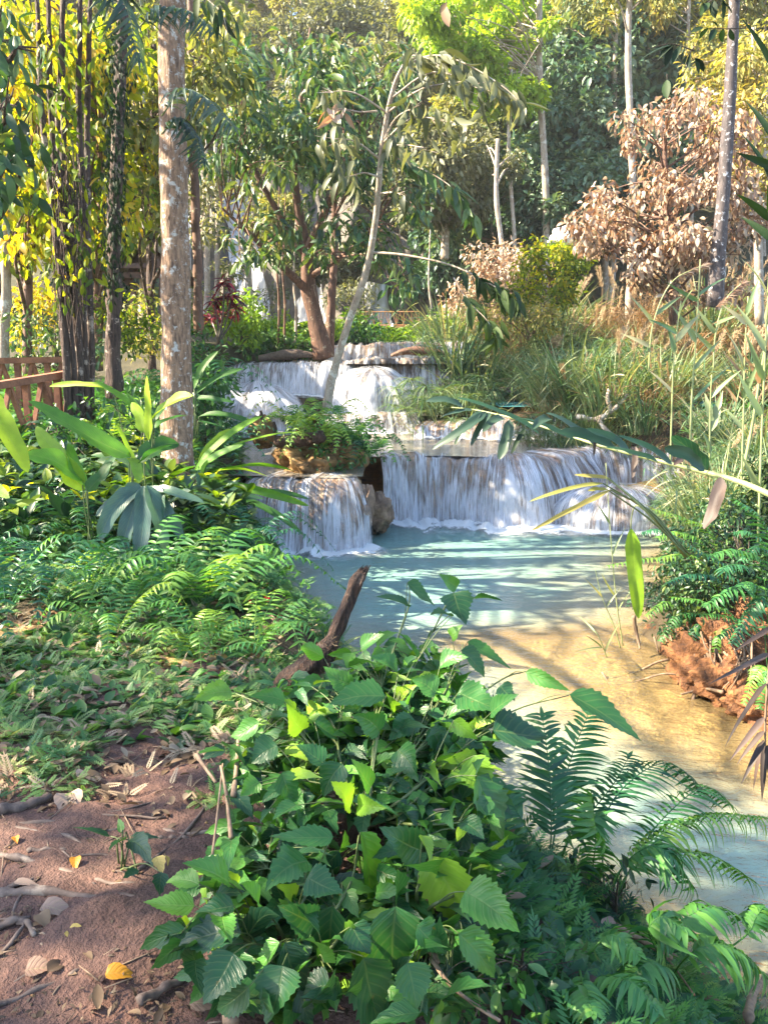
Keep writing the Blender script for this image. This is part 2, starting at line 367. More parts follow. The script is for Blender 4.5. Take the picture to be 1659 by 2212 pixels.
def gz(x, y):
    x = np.asarray(x, float); y = np.asarray(y, float)
    w = level(x, y); xb = ip(y, XB) + .18 * vnoise(y * 1.1, 3.3) ; xr = ip(y, XR) + .2 * vnoise(y * 1.3, 9.1)
    zl = ip(y, [(-10, -.05), (5, 0), (9, .15), (13, .6), (20, 1.7), (30, 2.9), (40, 4.2)]) + np.clip(-2.2 - x, 0, 40) * .07 * sstep(5, 9, y) + .05 * fbm(x * 1.3, y * 1.3, 0, 4)
    zr = ip(y, [(-10, .2), (3.5, .1), (5, -.15), (7, -.55), (9, -.45), (12, -.2), (15, .45), (16.5, .8), (20, .62), (26, .55), (29, 1.6), (34, 3.2), (40, 4.2)]) + np.clip(x - ip(y, XR) - 1.0, 0, 30) * .09 * (1 - sstep(17, 19, y) * (1 - sstep(25, 29, y))) + .07 * fbm(x * 1.7, y * 1.7, 0, 8)
    kc = sstep(-17, -13.5, x) * (1 - sstep(7.5, 11, x)); hill = 4.2 - .9 * kc + np.clip(y - 40 - 9.5 * kc, 0, 200) * .62 + 2.0 * fbm(x * .06, y * .06, 0, 12) * sstep(40, 55, y)
    dl = xb - x; dR = x - xr
    dep = np.minimum(np.minimum(.12 + .55 * np.clip(-dl, 0, 9), .10 + .30 * np.clip(-dR, 0, 9)), .95)
    shelf = 1.1 * np.exp(-((x - 2.1) / 1.3) ** 2 - ((y - 6.8) / 1.3) ** 2) + .9 * np.exp(-((x - 1.3) / 1.2) ** 2 - ((y - 8.0) / .6) ** 2) + .8 * np.exp(-((x - 2.7) / .8) ** 2 - ((y - 5.3) / .7) ** 2)
    dep = dep * (1 - .86 * np.clip(shelf, 0, 1)) + .05 * fbm(x * 3, y * 3, 0, 21)
    dep = np.maximum(dep, .04)
    bed = w - dep - .25 * sstep(12.5, 13, y)
    bed = np.where(y > 31, 3.0, bed)
    L = w - .1 + (zl - w + .1) * sstep(-.1, ip(y, [(-5, 2.6), (3, 2.2), (4.5, 1.6), (6, 1.1), (8, .95)]), dl); Rr = w - .1 + (zr - w + .1) * sstep(-.08, .55, dR)
    z = np.where(dl > -.1, L, np.where(dR > -.08, Rr, bed))
    z = np.where(y > 31, z * (1 - sstep(31, 34, y)) + sstep(31, 34, y) * np.maximum(zl, zr), z)
    z = np.where(y > 30, z * (1 - kc * sstep(31, 36, y)) + kc * sstep(31, 36, y) * 3.0, z)
    z = z * (1 - sstep(38, 44, y)) + sstep(38, 44, y) * hill
    return z
def axis(segs):
    o = []
    for a, b, n in segs: o.append(np.linspace(a, b, n, endpoint=False))
    return np.concatenate(o + [[segs[-1][1]]])
gx = axis([(-70, -12, 34), (-12, -4, 50), (-4, 4.5, 150), (4.5, 12, 45), (12, 75, 34)])
gy = axis([(-5, 0, 12), (0, 9, 170), (9, 34, 190), (34, 60, 40), (60, 130, 35)])
X, Y = np.meshgrid(gx, gy); Z = gz(X, Y)
Z = Z + (.012 * fbm(X * 9, Y * 9, 0, 31) + .02 * fbm(X * 3.5, Y * 3.5, 0, 33)) * (Y < 9)
W = level(X, Y); dl = ip(Y, XB) - X; dR = X - ip(Y, XR)
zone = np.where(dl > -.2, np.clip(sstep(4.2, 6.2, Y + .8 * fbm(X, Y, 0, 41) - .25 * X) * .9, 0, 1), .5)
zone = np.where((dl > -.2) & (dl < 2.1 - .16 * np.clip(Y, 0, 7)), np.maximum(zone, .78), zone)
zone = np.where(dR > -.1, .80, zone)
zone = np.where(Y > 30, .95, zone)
m, nt = newmat('ground_soil'); tc = nd(nt, 'ShaderNodeTexCoord'); a = nd(nt, 'ShaderNodeAttribute'); a.attribute_name = 'rnd'
n1 = noise(nt, tc.outputs['Object'], 2.2, 6, .65); n2 = noise(nt, tc.outputs['Object'], 28, 5, .7); n3 = noise(nt, tc.outputs['Object'], 120, 2)
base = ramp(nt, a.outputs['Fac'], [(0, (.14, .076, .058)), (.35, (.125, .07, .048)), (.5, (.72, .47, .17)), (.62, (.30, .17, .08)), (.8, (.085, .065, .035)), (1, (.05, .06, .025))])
col = mixc(nt, .75, base, ramp(nt, n1, [(.32, (.38, .35, .34)), (.5, (.85, .80, .78)), (.68, (1.25, 1.12, 1.0))]), 'MULTIPLY')
col = mixc(nt, .7, col, ramp(nt, n2, [(.32, (.45, .42, .42)), (.55, (1, 1, 1)), (.75, (1.3, 1.25, 1.2))]), 'MULTIPLY')
pr = nd(nt, 'ShaderNodeBsdfPrincipled'); ln(nt, col, pr.inputs['Base Color']); pr.inputs['Roughness'].default_value = .88
h = mathn(nt, 'ADD', mathn(nt, 'MULTIPLY', n1, 1.5), mathn(nt, 'ADD', mathn(nt, 'MULTIPLY', n2, .6), mathn(nt, 'MULTIPLY', n3, .15)))
ln(nt, bump(nt, h, 1, .05), pr.inputs['Normal']); out(nt, pr.outputs[0]); M['ground'] = m
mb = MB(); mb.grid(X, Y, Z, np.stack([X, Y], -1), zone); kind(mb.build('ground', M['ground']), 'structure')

# ---------------------------------------------------------------- water
def watermat(name, milk, ripple=5.0, bstr=.35, clear=True, tint=(.9, .95, .85)):
    m, nt = newmat(name); tc = nd(nt, 'ShaderNodeTexCoord'); a = nd(nt, 'ShaderNodeAttribute'); a.attribute_name = 'rnd'
    v = mapping(nt, tc.outputs['Object'], (.8, 1.6, 1))
    n1 = noise(nt, v, ripple, 4, .6, .6); n2 = noise(nt, v, ripple * 3.1, 3, .5, .4); n3 = noise(nt, tc.outputs['Object'], 1.1, 4, .6)
    hgt = mathn(nt, 'ADD', mathn(nt, 'MULTIPLY', n1, 1.0), mathn(nt, 'MULTIPLY', n2, .35))
    b = bump(nt, hgt, bstr, .05)
    col = mixc(nt, ramp(nt, n3, [(.35, (0, 0, 0)), (.65, (1, 1, 1))]), milk, tuple(c * .8 for c in milk[:2]) + (milk[2] * .86,))
    if clear: col = mixc(nt, ramp(nt, mathn(nt, 'ADD', a.outputs['Fac'], mathn(nt, 'MULTIPLY', mathn(nt, 'SUBTRACT', n3, .5), .35)), [(.05, (0, 0, 0)), (.72, (1, 1, 1))]), col, (.55, .39, .18))
    df = nd(nt, 'ShaderNodeBsdfDiffuse'); ln(nt, col, df.inputs[0]); ln(nt, b, df.inputs['Normal'])
    trn = nd(nt, 'ShaderNodeBsdfTransparent'); trn.inputs[0].default_value = (*tint, 1)
    mx = nd(nt, 'ShaderNodeMixShader'); ln(nt, a.outputs['Fac'], mx.inputs[0]); ln(nt, df.outputs[0], mx.inputs[1]); ln(nt, trn.outputs[0], mx.inputs[2])
    gl = nd(nt, 'ShaderNodeBsdfGlossy'); gl.inputs['Roughness'].default_value = .06; ln(nt, b, gl.inputs['Normal'])
    fr = nd(nt, 'ShaderNodeFresnel'); fr.inputs[0].default_value = 1.33; ln(nt, b, fr.inputs['Normal'])
    m2 = nd(nt, 'ShaderNodeMixShader'); ln(nt, mathn(nt, 'MULTIPLY', fr.outputs[0], 1.0, clamp=True), m2.inputs[0]); ln(nt, mx.outputs[0], m2.inputs[1]); ln(nt, gl.outputs[0], m2.inputs[2])
    out(nt, m2.outputs[0]); return m
M['pool'] = watermat('milky_turquoise_water', (.20, .36, .32), 7, .6)
M['pool_silt'] = watermat('silty_water', (.30, .27, .21), 6, .3)
M['pool_bright'] = watermat('bright_turquoise_water', (.16, .56, .60), 5, .3)
def lipline(pts): return np.array([P(*p) for p in pts])
LIP_A = np.array([[*P(535, 1052, 13.0)[:2], -.1], [*P(600, 1046, 12.85)[:2], -.1], [*P(690, 1040, 12.75)[:2], -.08], [*P(735, 1044, 12.7)[:2], -.08], [*P(772, 1060, 12.9)[:2], -.1]])
LIP_B = np.array([[x, y, z] for (x, y, z) in [(*P(822, 988, 15.0)[:2], .0), (*P(880, 985, 15.1)[:2], .02), (*P(960, 985, 15.15)[:2], .02), (*P(1040, 985, 14.95)[:2], .03), (*P(1110, 980, 14.85)[:2], .08), (*P(1185, 975, 15.2)[:2], .06), (*P(1280, 972, 16.2)[:2], .05), (*P(1380, 980, 16.4)[:2], .03), (*P(1480, 1000, 16.1)[:2], 0), (*P(1580, 1030, 15.7)[:2], -.1)]])
def sheet(name, x0, x1, y0, y1, z, mat, nx=80, ny=80, front=None, clearf=None):
    xs = np.linspace(x0, x1, nx); t = np.linspace(0, 1, ny)
    yf = np.full(nx, y0) if front is None else front(xs)
    Xs = np.tile(xs, (ny, 1)); Ys = yf[None] + (y1 - yf)[None] * t[:, None]; Zs = np.full_like(Xs, z) if np.isscalar(z) else z(Xs, Ys)
    r = np.zeros_like(Xs) if clearf is None else clearf(Xs, Ys)
    mb = MB(); mb.grid(Xs, Ys, Zs, np.stack([Xs, Ys], -1), r); return kind(mb.build(name, mat), 'structure')
def clr(zw, k):
    return lambda x, y: np.exp(-np.clip(zw - gz(x, y), 0, 3) * k)
sheet('water', -4.5, 9, -4, 16.2, -1.2, M['pool'], 170, 240, None, (lambda x, y: .82 * clr(-1.2, 2.6)(x, y)))
sheet('water', -3.4, -.35, 0, 21.5, -.085, M['pool_silt'], 30, 60, lambda x: np.interp(x, LIP_A[:, 0], LIP_A[:, 1]) + .05)
sheet('water', -.36, 7.2, 0, 21.5, .025, M['pool_silt'], 60, 60, lambda x: np.interp(x, LIP_B[:, 0], LIP_B[:, 1]) + .05, clr(.025, 9))
sheet('water', -5, 4.5, 21.3, 24.8, .47, M['pool_silt'], 30, 30)
sheet('water', 3.0, 14, 20.6, 27, .74, M['pool_bright'], 40, 40)
sheet('water', -5, 3.2, 24.3, 27.5, 1.87, M['pool_silt'], 30, 20)
sheet('water', -4, 3.2, 26.95, 31.5, 2.6, M['pool_silt'], 30, 20)

# ---------------------------------------------------------------- falls
def rockmat(name, c0, c1, c2, streak=True, rough=.45):
    m, nt = newmat(name); tc = nd(nt, 'ShaderNodeTexCoord')
    uv = mapping(nt, tc.outputs['UV'], (9, 1.3, 1)) if streak else mapping(nt, tc.outputs['Object'], (4, 4, 4))
    n1 = noise(nt, uv, 1, 5, .65, .5); n2 = noise(nt, tc.outputs['Object'], 3, 5, .6); n3 = noise(nt, tc.outputs['Object'], 22, 4, .65)
    col = ramp(nt, n1, [(.3, c0), (.52, c1), (.72, c2)])
    col = mixc(nt, .6, col, ramp(nt, n2, [(.3, (.4, .38, .36)), (.65, (1.15, 1.1, 1))]), 'MULTIPLY')
    col = mixc(nt, .5, col, ramp(nt, n3, [(.3, (.5, .48, .46)), (.6, (1.1, 1.1, 1.1))]), 'MULTIPLY')
    pr = nd(nt, 'ShaderNodeBsdfPrincipled'); ln(nt, col, pr.inputs['Base Color']); pr.inputs['Roughness'].default_value = rough
    h = mathn(nt, 'ADD', n1, mathn(nt, 'MULTIPLY', n3, .4)); ln(nt, bump(nt, h, 1, .05), pr.inputs['Normal']); out(nt, pr.outputs[0]); return m
M['ledge'] = rockmat('wet_travertine', (.03, .02, .017), (.14, .095, .07), (.30, .21, .15))
M['ledge_gold'] = rockmat('golden_travertine', (.05, .03, .02), (.22, .135, .08), (.48, .32, .18))
M['rock'] = rockmat('brown_rock', (.07, .045, .035), (.24, .155, .10), (.42, .30, .20), False, .7)
M['mound'] = rockmat('earthy_rock', (.06, .035, .015), (.30, .17, .06), (.50, .34, .15), False, .8)
def fallmat(name, cover):
    m, nt = newmat(name); tc = nd(nt, 'ShaderNodeTexCoord'); a = nd(nt, 'ShaderNodeAttribute'); a.attribute_name = 'rnd'
    n1 = noise(nt, mapping(nt, tc.outputs['UV'], (11, .75, 1)), 1, 3, .6, .4)
    n2 = noise(nt, mapping(nt, tc.outputs['UV'], (42, 2.2, 1)), 1, 4, .65, .4)
    n4 = noise(nt, mapping(nt, tc.outputs['UV'], (2.4, .7, 1), (3, 7, 0)), 1, 3, .6, .6)
    f = mathn(nt, 'ADD', mathn(nt, 'ADD', mathn(nt, 'MULTIPLY', n1, .50), mathn(nt, 'MULTIPLY', n2, .58)), mathn(nt, 'MULTIPLY', n4, .66))
    f = mathn(nt, 'ADD', f, mathn(nt, 'MULTIPLY', a.outputs['Fac'], .13))
    al = ramp(nt, f, [(.77 - cover, (.0, .0, .0)), (.88 - cover, (.22, .22, .22)), (.97 - cover, (.72, .72, .72)), (1.06 - cover, (.98, .98, .98))])
    pr = nd(nt, 'ShaderNodeBsdfPrincipled'); pr.inputs['Base Color'].default_value = (.72, .74, .80, 1); pr.inputs['Roughness'].default_value = .3
    pr.inputs['Subsurface Weight'].default_value = 0
    ln(nt, bump(nt, f, .8, .04), pr.inputs['Normal'])
    tl = nd(nt, 'ShaderNodeBsdfTranslucent'); tl.inputs[0].default_value = (.85, .88, .92, 1)
    ms = nd(nt, 'ShaderNodeMixShader'); ms.inputs[0].default_value = .3; ln(nt, pr.outputs[0], ms.inputs[1]); ln(nt, tl.outputs[0], ms.inputs[2])
    tr = nd(nt, 'ShaderNodeBsdfTransparent'); mx = nd(nt, 'ShaderNodeMixShader')
    ln(nt, al, mx.inputs[0]); ln(nt, tr.outputs[0], mx.inputs[1]); ln(nt, ms.outputs[0], mx.inputs[2]); out(nt, mx.outputs[0]); return m
M['fall_thin'] = fallmat('thin_falling_water', -.06); M['fall'] = fallmat('falling_water', -.015); M['fall_thick'] = fallmat('white_falling_water', .025)
def foammat():
    m, nt = newmat('foam'); tc = nd(nt, 'ShaderNodeTexCoord'); a = nd(nt, 'ShaderNodeAttribute'); a.attribute_name = 'rnd'
    n1 = noise(nt, tc.outputs['Object'], 5, 6, .7, .8); n2 = noise(nt, tc.outputs['Object'], 22, 4, .7)
    f = mathn(nt, 'ADD', mathn(nt, 'ADD', mathn(nt, 'MULTIPLY', n1, .7), mathn(nt, 'MULTIPLY', n2, .3)), mathn(nt, 'MULTIPLY', a.outputs['Fac'], .75))
    al = ramp(nt, f, [(.74, (0, 0, 0)), (.98, (.4, .4, .4)), (1.18, (.92, .92, .92))])
    pr = nd(nt, 'ShaderNodeBsdfPrincipled'); pr.inputs['Base Color'].default_value = (.70, .74, .75, 1); pr.inputs['Roughness'].default_value = .5
    ln(nt, bump(nt, n2, .8, .03), pr.inputs['Normal'])
    tr = nd(nt, 'ShaderNodeBsdfTransparent'); mx = nd(nt, 'ShaderNodeMixShader')
    ln(nt, al, mx.inputs[0]); ln(nt, tr.outputs[0], mx.inputs[1]); ln(nt, pr.outputs[0], mx.inputs[2]); out(nt, mx.outputs[0]); return m
M['foam'] = foammat()
def fall_surface(lip, zb, run, inset, NS, NV, off, lump, seed, strand=0.0, lipround=.18):
    L = curve(lip, NS); rn = np.interp(np.linspace(0, 1, NS), np.linspace(0, 1, len(run)), run)
    T = np.gradient(L, axis=0); T[:, 2] = 0; T = nrm(T); O = np.stack([T[:, 1], -T[:, 0], np.zeros(NS)], 1)
    O = np.where((O[:, 1] > 0)[:, None], -O, O)
    for _ in range(6): O[1:-1] = nrm(O[:-2] + O[1:-1] * 2 + O[2:])
    s = np.concatenate([[0], np.cumsum(np.linalg.norm(np.diff(L, axis=0), axis=1))])
    zbv = np.broadcast_to(zb, (NS,)) if np.isscalar(zb) or len(np.atleast_1d(zb)) == 1 else np.interp(np.linspace(0, 1, NS), np.linspace(0, 1, len(zb)), zb)
    V = np.linspace(0, 1, NV); Xs = np.zeros((NV, NS, 3)); UV = np.zeros((NV, NS, 2)); Rr = np.zeros((NV, NS))
    H = L[:, 2] - zbv
    for i, v in enumerate(V):
        if v < .15:
            r = -inset * (1 - v / .15) * np.ones(NS); z = L[:, 2] - .01 * (v / .15); tau = 0
        else:
            tau = (v - .15) / .85; th = tau * np.pi / 2
            c = lipround
            r = rn * (np.sin(th) * .75 + .25 * tau ** .5) + c * min(1, tau * 5) ** .5 * .3; z = L[:, 2] - H * (1 - np.cos(th)) ** .8 * (1) - .02
        k = min(1, max(0, (v - .1) * 8))
        lum = lump * (fbm(s * 1.6, np.full(NS, tau * 1.2), seed, seed) + .6 * fbm(s * 5, np.full(NS, tau * 2.0), seed, seed + 3)) * k
        st = strand * fbm(s * 16, np.full(NS, tau * .8), seed, seed + 5) * k
        z = z + (.035 * fbm(s * 2.3, 0, seed, seed + 9) + .025 * fbm(s * 9, 0, seed, seed + 19)) * (1 - tau)
        Xs[i] = L + O * (r + lum + st + off)[:, None]; Xs[i, :, 2] = z + (off * .7 if tau < .2 else 0)
        UV[i, :, 0] = s; UV[i, :, 1] = (0 if v < .15 else tau) * np.maximum(H, rn) + (v if v < .15 else .15)
        Rr[i] = tau
    return Xs, UV, Rr, L, O, s
def waterfall(name, label, lip, zb, run, inset=.5, mats=('ledge', 'fall'), lump=.08, seed=1, foamw=.6, water=True, cat='waterfall', group=None, res=1.0):
    lip = np.asarray(lip, float); n = max(24, int(np.linalg.norm(np.diff(lip, axis=0), axis=1).sum() * 26 * res)); NV = int(44 * res)
    c = lip.mean(0); c[2] = float(np.min(zb)); root = thing(name, label, cat, c, group)
    X3, UV, Rr, L, O, s = fall_surface(lip, zb, run, inset, n, NV, 0, lump, seed)
    X3[-1, :, 2] -= .35
    a = MB(); a.grid(X3[..., 0], X3[..., 1], X3[..., 2], UV, Rr); a.build('rock_ledge', M[mats[0]], root)
    if water:
        X3, UV, Rr, L, O, s = fall_surface(lip, zb, run, inset, n, NV, .03, lump, seed, .025)
        a = MB(); a.grid(X3[..., 0], X3[..., 1], X3[..., 2], UV, Rr); a.build('falling_water', M[mats[1]], root)
        X4, UV, Rr, L, O, s = fall_surface(lip, zb, run, inset * .2, n, NV, .09, lump, seed, .06)
        UV = UV * np.array([1.3, 1.0]) + 17.3
        a = MB(); a.grid(X4[3:, :, 0], X4[3:, :, 1], X4[3:, :, 2], UV[3:], Rr[3:] * .8 - .5); a.build('spray', M[mats[1]], root)
        if foamw:
            e = X3[-1].copy(); w = np.array([-.12, 0, .15, .35, .6, 1.0]) * foamw; f = np.array([1.0, 1.0, .85, .55, .25, 0])
            wob = 1 + .5 * fbm(s * 1.5, 0, seed, seed + 40)
            zbv = np.broadcast_to(zb, (n,)) if len(np.atleast_1d(zb)) == 1 else np.interp(np.linspace(0, 1, n), np.linspace(0, 1, len(zb)), zb)
            G3 = np.stack([e + O * (wi * wob)[:, None] for wi in w]); G3[..., 2] = zbv[None] + .015 + .05 * f[:, None] * (fbm(s * 6, 0, seed, 7)[None] + .8)
            a = MB(); a.grid(G3[..., 0], G3[..., 1], G3[..., 2], None, np.repeat(f[:, None], n, 1)); a.build('foam', M['foam'], root)
    return root
def px3(l): return np.array([P(x, y, d) for x, y, d in l])
waterfall('waterfall', 'short broad cascade dropping into the turquoise pool below the strap-leaved ginger plants', LIP_A, -1.2, [.30, .42, .42, .34, .25], .7, ('ledge_gold', 'fall'), .07, 3, 1.6)
waterfall('waterfall', 'widest sunlit curtain of water falling over golden travertine into the pool', LIP_B, -1.2, [.22, .2, .25, .32, .85, .75, .55, .5, .6, .6], .6, ('ledge_gold', 'fall'), .10, 7, 1.7)
def dome(name, label, c, rx, ry, h, mats, seed, foamw=.4, sink=.1, water=True, a0=-.15):
    c = np.asarray(c, float); root = thing(name, label, 'waterfall', c)
    nu, nv = int(60 * max(1, rx)), 36
    th = np.linspace(np.pi - a0, 2 * np.pi + a0, nu) if True else 0
    ph = np.linspace(0.02, np.pi / 2, nv)
    def surf(off):
        TH, PHI = np.meshgrid(th, ph)
        lum = 1 + .10 * fbm(np.cos(TH) * 2.2, np.sin(TH) * 2.2, PHI * 1.5, seed) + .05 * fbm(TH * 7, PHI * 1.2, 0, seed + 3)
        X = c[0] + (rx * lum + off) * np.cos(TH) * np.sin(PHI) ** .8; Y = c[1] + (ry * lum + off) * np.sin(TH) * np.sin(PHI) ** .8
        Z = c[2] + (h * (1 + .08 * fbm(X * 1.5, Y * 1.5, 0, seed)) + off) * np.cos(PHI) ** .9 - sink * (PHI > 1.5)
        return X, Y, Z, np.stack([TH * rx, PHI * h * 1.1], -1), PHI / 1.57
    X, Y, Z, UV, r = surf(0); a = MB(); a.grid(X, Y, Z, UV, r); a.build('rock_ledge', M[mats[0]], root)
    if water:
        for nm, o in (('falling_water', .03), ('spray', .08)):
            X, Y, Z, UV, r = surf(o); a = MB(); a.grid(X, Y, Z, UV + (0 if o < .05 else 11.7), r * .9 if o < .05 else r * .7 - .2); a.build(nm, M[mats[1]], root)
    if foamw:
        w = np.array([-.05, .1, .3, .6, 1.0]) * foamw; f = np.array([1, .95, .6, .25, 0])
        e = np.stack([X[-1], Y[-1]], -1); o = nrm(e - c[:2]); s = th * rx; wob = 1 + .5 * fbm(s * 2, 0, seed, 5)
        G3 = np.stack([np.concatenate([e + o * (wi * wob)[:, None], np.full((nu, 1), c[2] + .015)], 1) for wi in w]); G3[..., 2] += .05 * f[:, None]
        a = MB(); a.grid(G3[..., 0], G3[..., 1], G3[..., 2], None, np.repeat(f[:, None], nu, 1)); a.build('foam', M['foam'], root)
    return root
cz = P(1325, 1135, 14.9)
dome('waterfall', 'low rounded boulder of travertine with water spilling over it into the pool', (cz[0] - .1, 14.65, -1.2), 1.25, .95, .72, ('ledge', 'fall'), 5, .9)
cz = P(1120, 1130, 14.9)
dome('waterfall', 'sloping golden apron of rock veiled in white water beside the rounded boulder', (cz[0], 15.1, -1.2), .85, .75, 1.05, ('ledge_gold', 'fall_thin'), 15, .9)
# upper cascades
waterfall('waterfall', 'wide upper curtain of bluish water behind the leaning sapling', px3([(470, 792, 24.6), (560, 785, 24.4), (650, 783, 24.3), (730, 785, 24.2), (775, 805, 24.2)]), [.75, .75, .9, .8, .8], [.5, .5, .45, .5, .5], .6, ('ledge', 'fall_thick'), .08, 21, .6)
cz = P(805, 893, 22.9)
dome('waterfall', 'smooth bulging shoulder of rock with water sheeting down it, below the upper curtain', (cz[0], 23.3, .42), 1.30, 1.15, 1.22, ('ledge', 'fall_thick'), 23, .5)
cz = P(555, 925, 22)
dome('waterfall', 'foaming cascade spreading down mossy rock below the upper curtain', (cz[0] - .15, 23.0, .0), 1.55, 1.7, 1.2, ('ledge', 'fall_thick'), 25, .5)
waterfall('waterfall', 'knee-high step of falling water behind the fern-grown mound', px3([(705, 897, 21.2), (800, 893, 21.1), (850, 893, 21.2), (900, 900, 21.4)]), 0.0, [.2, .15, .15, .4], .7, ('ledge', 'fall'), .05, 27, .4)
waterfall('waterfall', 'topmost thin fall of white water behind the flat tree roots', px3([(705, 748, 27.0), (790, 744, 26.9), (880, 741, 26.8), (1000, 741, 27)]), 1.86, [.3, .25, .3, .3], .8, ('ledge_gold', 'fall'), .06, 29, .3)
waterfall('rock_ledge', 'dark craggy rock wall with only trickles of water beside the bulging shoulder', px3([(740, 778, 24.9), (820, 773, 24.9), (900, 772, 24.9), (985, 776, 25.1)]), .45, [.2, .2, .35, .5], .6, ('ledge', 'fall_thin'), .22, 31, 0, True, 'rock')
waterfall('waterfall', 'small side cascade half hidden behind the thin reed stalks', px3([(1440, 925, 17.6), (1490, 914, 17.7), (1560, 912, 17.9), (1640, 915, 18)]), .0, [.8, .7, .6, .8], .8, ('ledge_gold', 'fall'), .08, 33, .3)
waterfall('waterfall', 'ankle-high shelf of brown rock with a film of water below the grass thicket', px3([(900, 918, 19.6), (1000, 916, 19.4), (1100, 905, 19.0), (1230, 900, 18.6)]), .02, [.5, .3, .4, .4], 2.7, ('ledge_gold', 'fall_thin'), .09, 35, .2)

# ---------------------------------------------------------------- rocks and mounds
def blob(c, r, seed, amp=.25, nu=40, nv=24, flat=.0):
    th = np.linspace(0, 2 * np.pi, nu); ph = np.linspace(.001, np.pi - .001, nv); TH, PHI = np.meshgrid(th, ph)
    x = np.cos(TH) * np.sin(PHI); y = np.sin(TH) * np.sin(PHI); z = np.cos(PHI)
    k = 1 + amp * fbm(x * 1.6 + seed, y * 1.6, z * 1.6, seed) + amp * .4 * fbm(x * 5, y * 5, z * 5, seed + 1)
    r = np.asarray(r, float)
    mb = MB(); mb.grid(c[0] + x * k * r[0], c[1] + y * k * r[1], c[2] + z * k * r[2], np.stack([TH, PHI], -1), None); return mb
mc = P(690, 960, 14.6)
o = blob((mc[0], 14.75, -.1), (.85, 1.35, .72), 3, .3, 70, 44).build('rock_mound', M['mound'], None, True, (mc[0], 14.7, -.5)); tag(o, 'ochre earthy mound grown over with ferns between the two lower falls', 'mound')
for lab, px, py, d, r, sd, mt in [('square brown boulder wedged between the two lower falls', 818, 1108, 13.6, (.26, .4, .36), 5, 'rock'), ('rounded rock pillar standing at the end of the short broad cascade', 790, 1100, 13.0, (.14, .35, .42), 8, 'rock'),
                               ('small dark wet stone at the foot of the short broad cascade', 592, 1208, 12.1, (.13, .13, .08), 9, 'rock'), ('flat wet stone beside the small dark one at the cascade foot', 562, 1214, 12.0, (.16, .12, .07), 10, 'rock'),
                               ('knobbly pale rock hump under the fern mound with a stub on top', 567, 935, 14.8, (.24, .3, .30), 12, 'mound'), ('low brown rock apron beneath the ferns of the mound', 655, 1045, 13.6, (.55, .55, .22), 14, 'mound'),
                               ('brown boulder behind the strap leaves at the cascade edge', 565, 1120, 12.9, (.25, .3, .42), 16, 'rock'), ('tan rock lying on the lip below the grass thicket', 1150, 900, 18.6, (.5, .3, .12), 17, 'mound')]:
    c = P(px, py, d); o = blob(c, r, sd).build('boulder', M[mt], None, True, c - np.array([0, 0, r[2]])); tag(o, lab, 'rock')
# flat logs and roots on the upper ledge
def log(name, label, cat, pts, rad, mat, n=10, rough=.25, group=None):
    mb = MB(); mb.tube(curve(pts, 18), np.interp(np.linspace(0, 1, 18), np.linspace(0, 1, len(rad)), rad), n, rough)
    return tag(mb.build(name, mat, None, True, pts[0]), label, cat, group)
log('fallen_log', 'pale flat fallen log lying along the lip of the upper curtain', 'log', [P(560, 775, 25.3), P(620, 765, 25.3), P(690, 768, 25.3)], [.10, .16, .08], M['root'])
log('fallen_log', 'dark rotten log arched on the lip below the topmost fall', 'log', [P(845, 768, 25.6), P(885, 757, 25.6), P(940, 762, 25.6), P(965, 770, 25.6)], [.05, .13, .14, .06], M['bark_red'])
log('broken_log', 'grey weathered log end jutting from the fern mound', 'log', [P(600, 955, 14.0), P(650, 950, 13.7), P(697, 944, 13.45)], [.11, .115, .1], M['bark_dead'])
for i, (x, y, d, h, lb) in enumerate([(566, 905, 14.6, .28, 'thin rotten stub on the pale rock hump'), (594, 925, 14.2, .24, 'dark rotten stub beside the grey weathered log'), (692, 905, 14.2, .3, 'pale stub standing on the fern mound')]):
    p = P(x, y + 15, d); log('stub', lb, 'stub', [p, p + [.01, 0, h * .6], p + [-.01, 0, h]], [.045, .035, .02], M['bark_dead'], 7)

# ---------------------------------------------------------------- distant cliff with the tall waterfall
xs = np.linspace(-13, 8, 130); zs = np.linspace(2, 17, 70); XX, ZZ = np.meshgrid(xs, zs)
top = 14 - np.clip(xs + 5, 0, 20) * .75 - np.clip(-9 - xs, 0, 9) * .6; hh = np.clip((ZZ - 2) / 15, 0, 1)
ZZ = 2 + hh * (top[None] - 2); YY = 45 + hh * 3.5 + 1.2 * fbm(XX * .5, ZZ * .22, 0, 51) + .5 * fbm(XX * 1.6, ZZ * .5, 0, 54)
M['cliff'] = rockmat('pale_cliff_rock', (.05, .05, .04), (.13, .115, .10), (.22, .20, .17), True, .8)
mb = MB(); mb.grid(XX, YY, ZZ, np.stack([XX * .3, ZZ * .3], -1)); kind(mb.build('cliff', M['cliff']), 'structure')
def cliff_water(name, label, x0, x1, z0, z1, sl=0.0, mat='fall_thick'):
    n = 24; u = np.linspace(0, 1, n); v = np.linspace(0, 1, 40); U, V = np.meshgrid(u, v)
    zc = z1 + (z0 - z1) * V; xc = x0 + (x1 - x0) * U + sl * V + .25 * fbm(V * 3, U * .5, 0, 61); xc = xc + (U - .5) * V * .8
    tp = 14 - np.clip(xc + 5, 0, 20) * .75 - np.clip(-9 - xc, 0, 9) * .6; h = np.clip((zc - 2) / (tp - 2), 0, 1)
    yc = 45 + h * 3.5 + 1.2 * fbm(xc * .5, zc * .22, 0, 51) + .5 * fbm(xc * 1.6, zc * .5, 0, 54) - .45
    mb = MB(); mb.grid(xc, yc, zc, np.stack([xc * .45, zc * .25], -1), np.full_like(xc, .75)); o = mb.build(name, M[mat], None, True, (x0, 45, z0)); return tag(o, label, 'waterfall')
cliff_water('waterfall', 'tall distant veil of blue-white water on the pale cliff between tree trunks', -9.5, -8.2, 3.4, 12.9, 2.2)
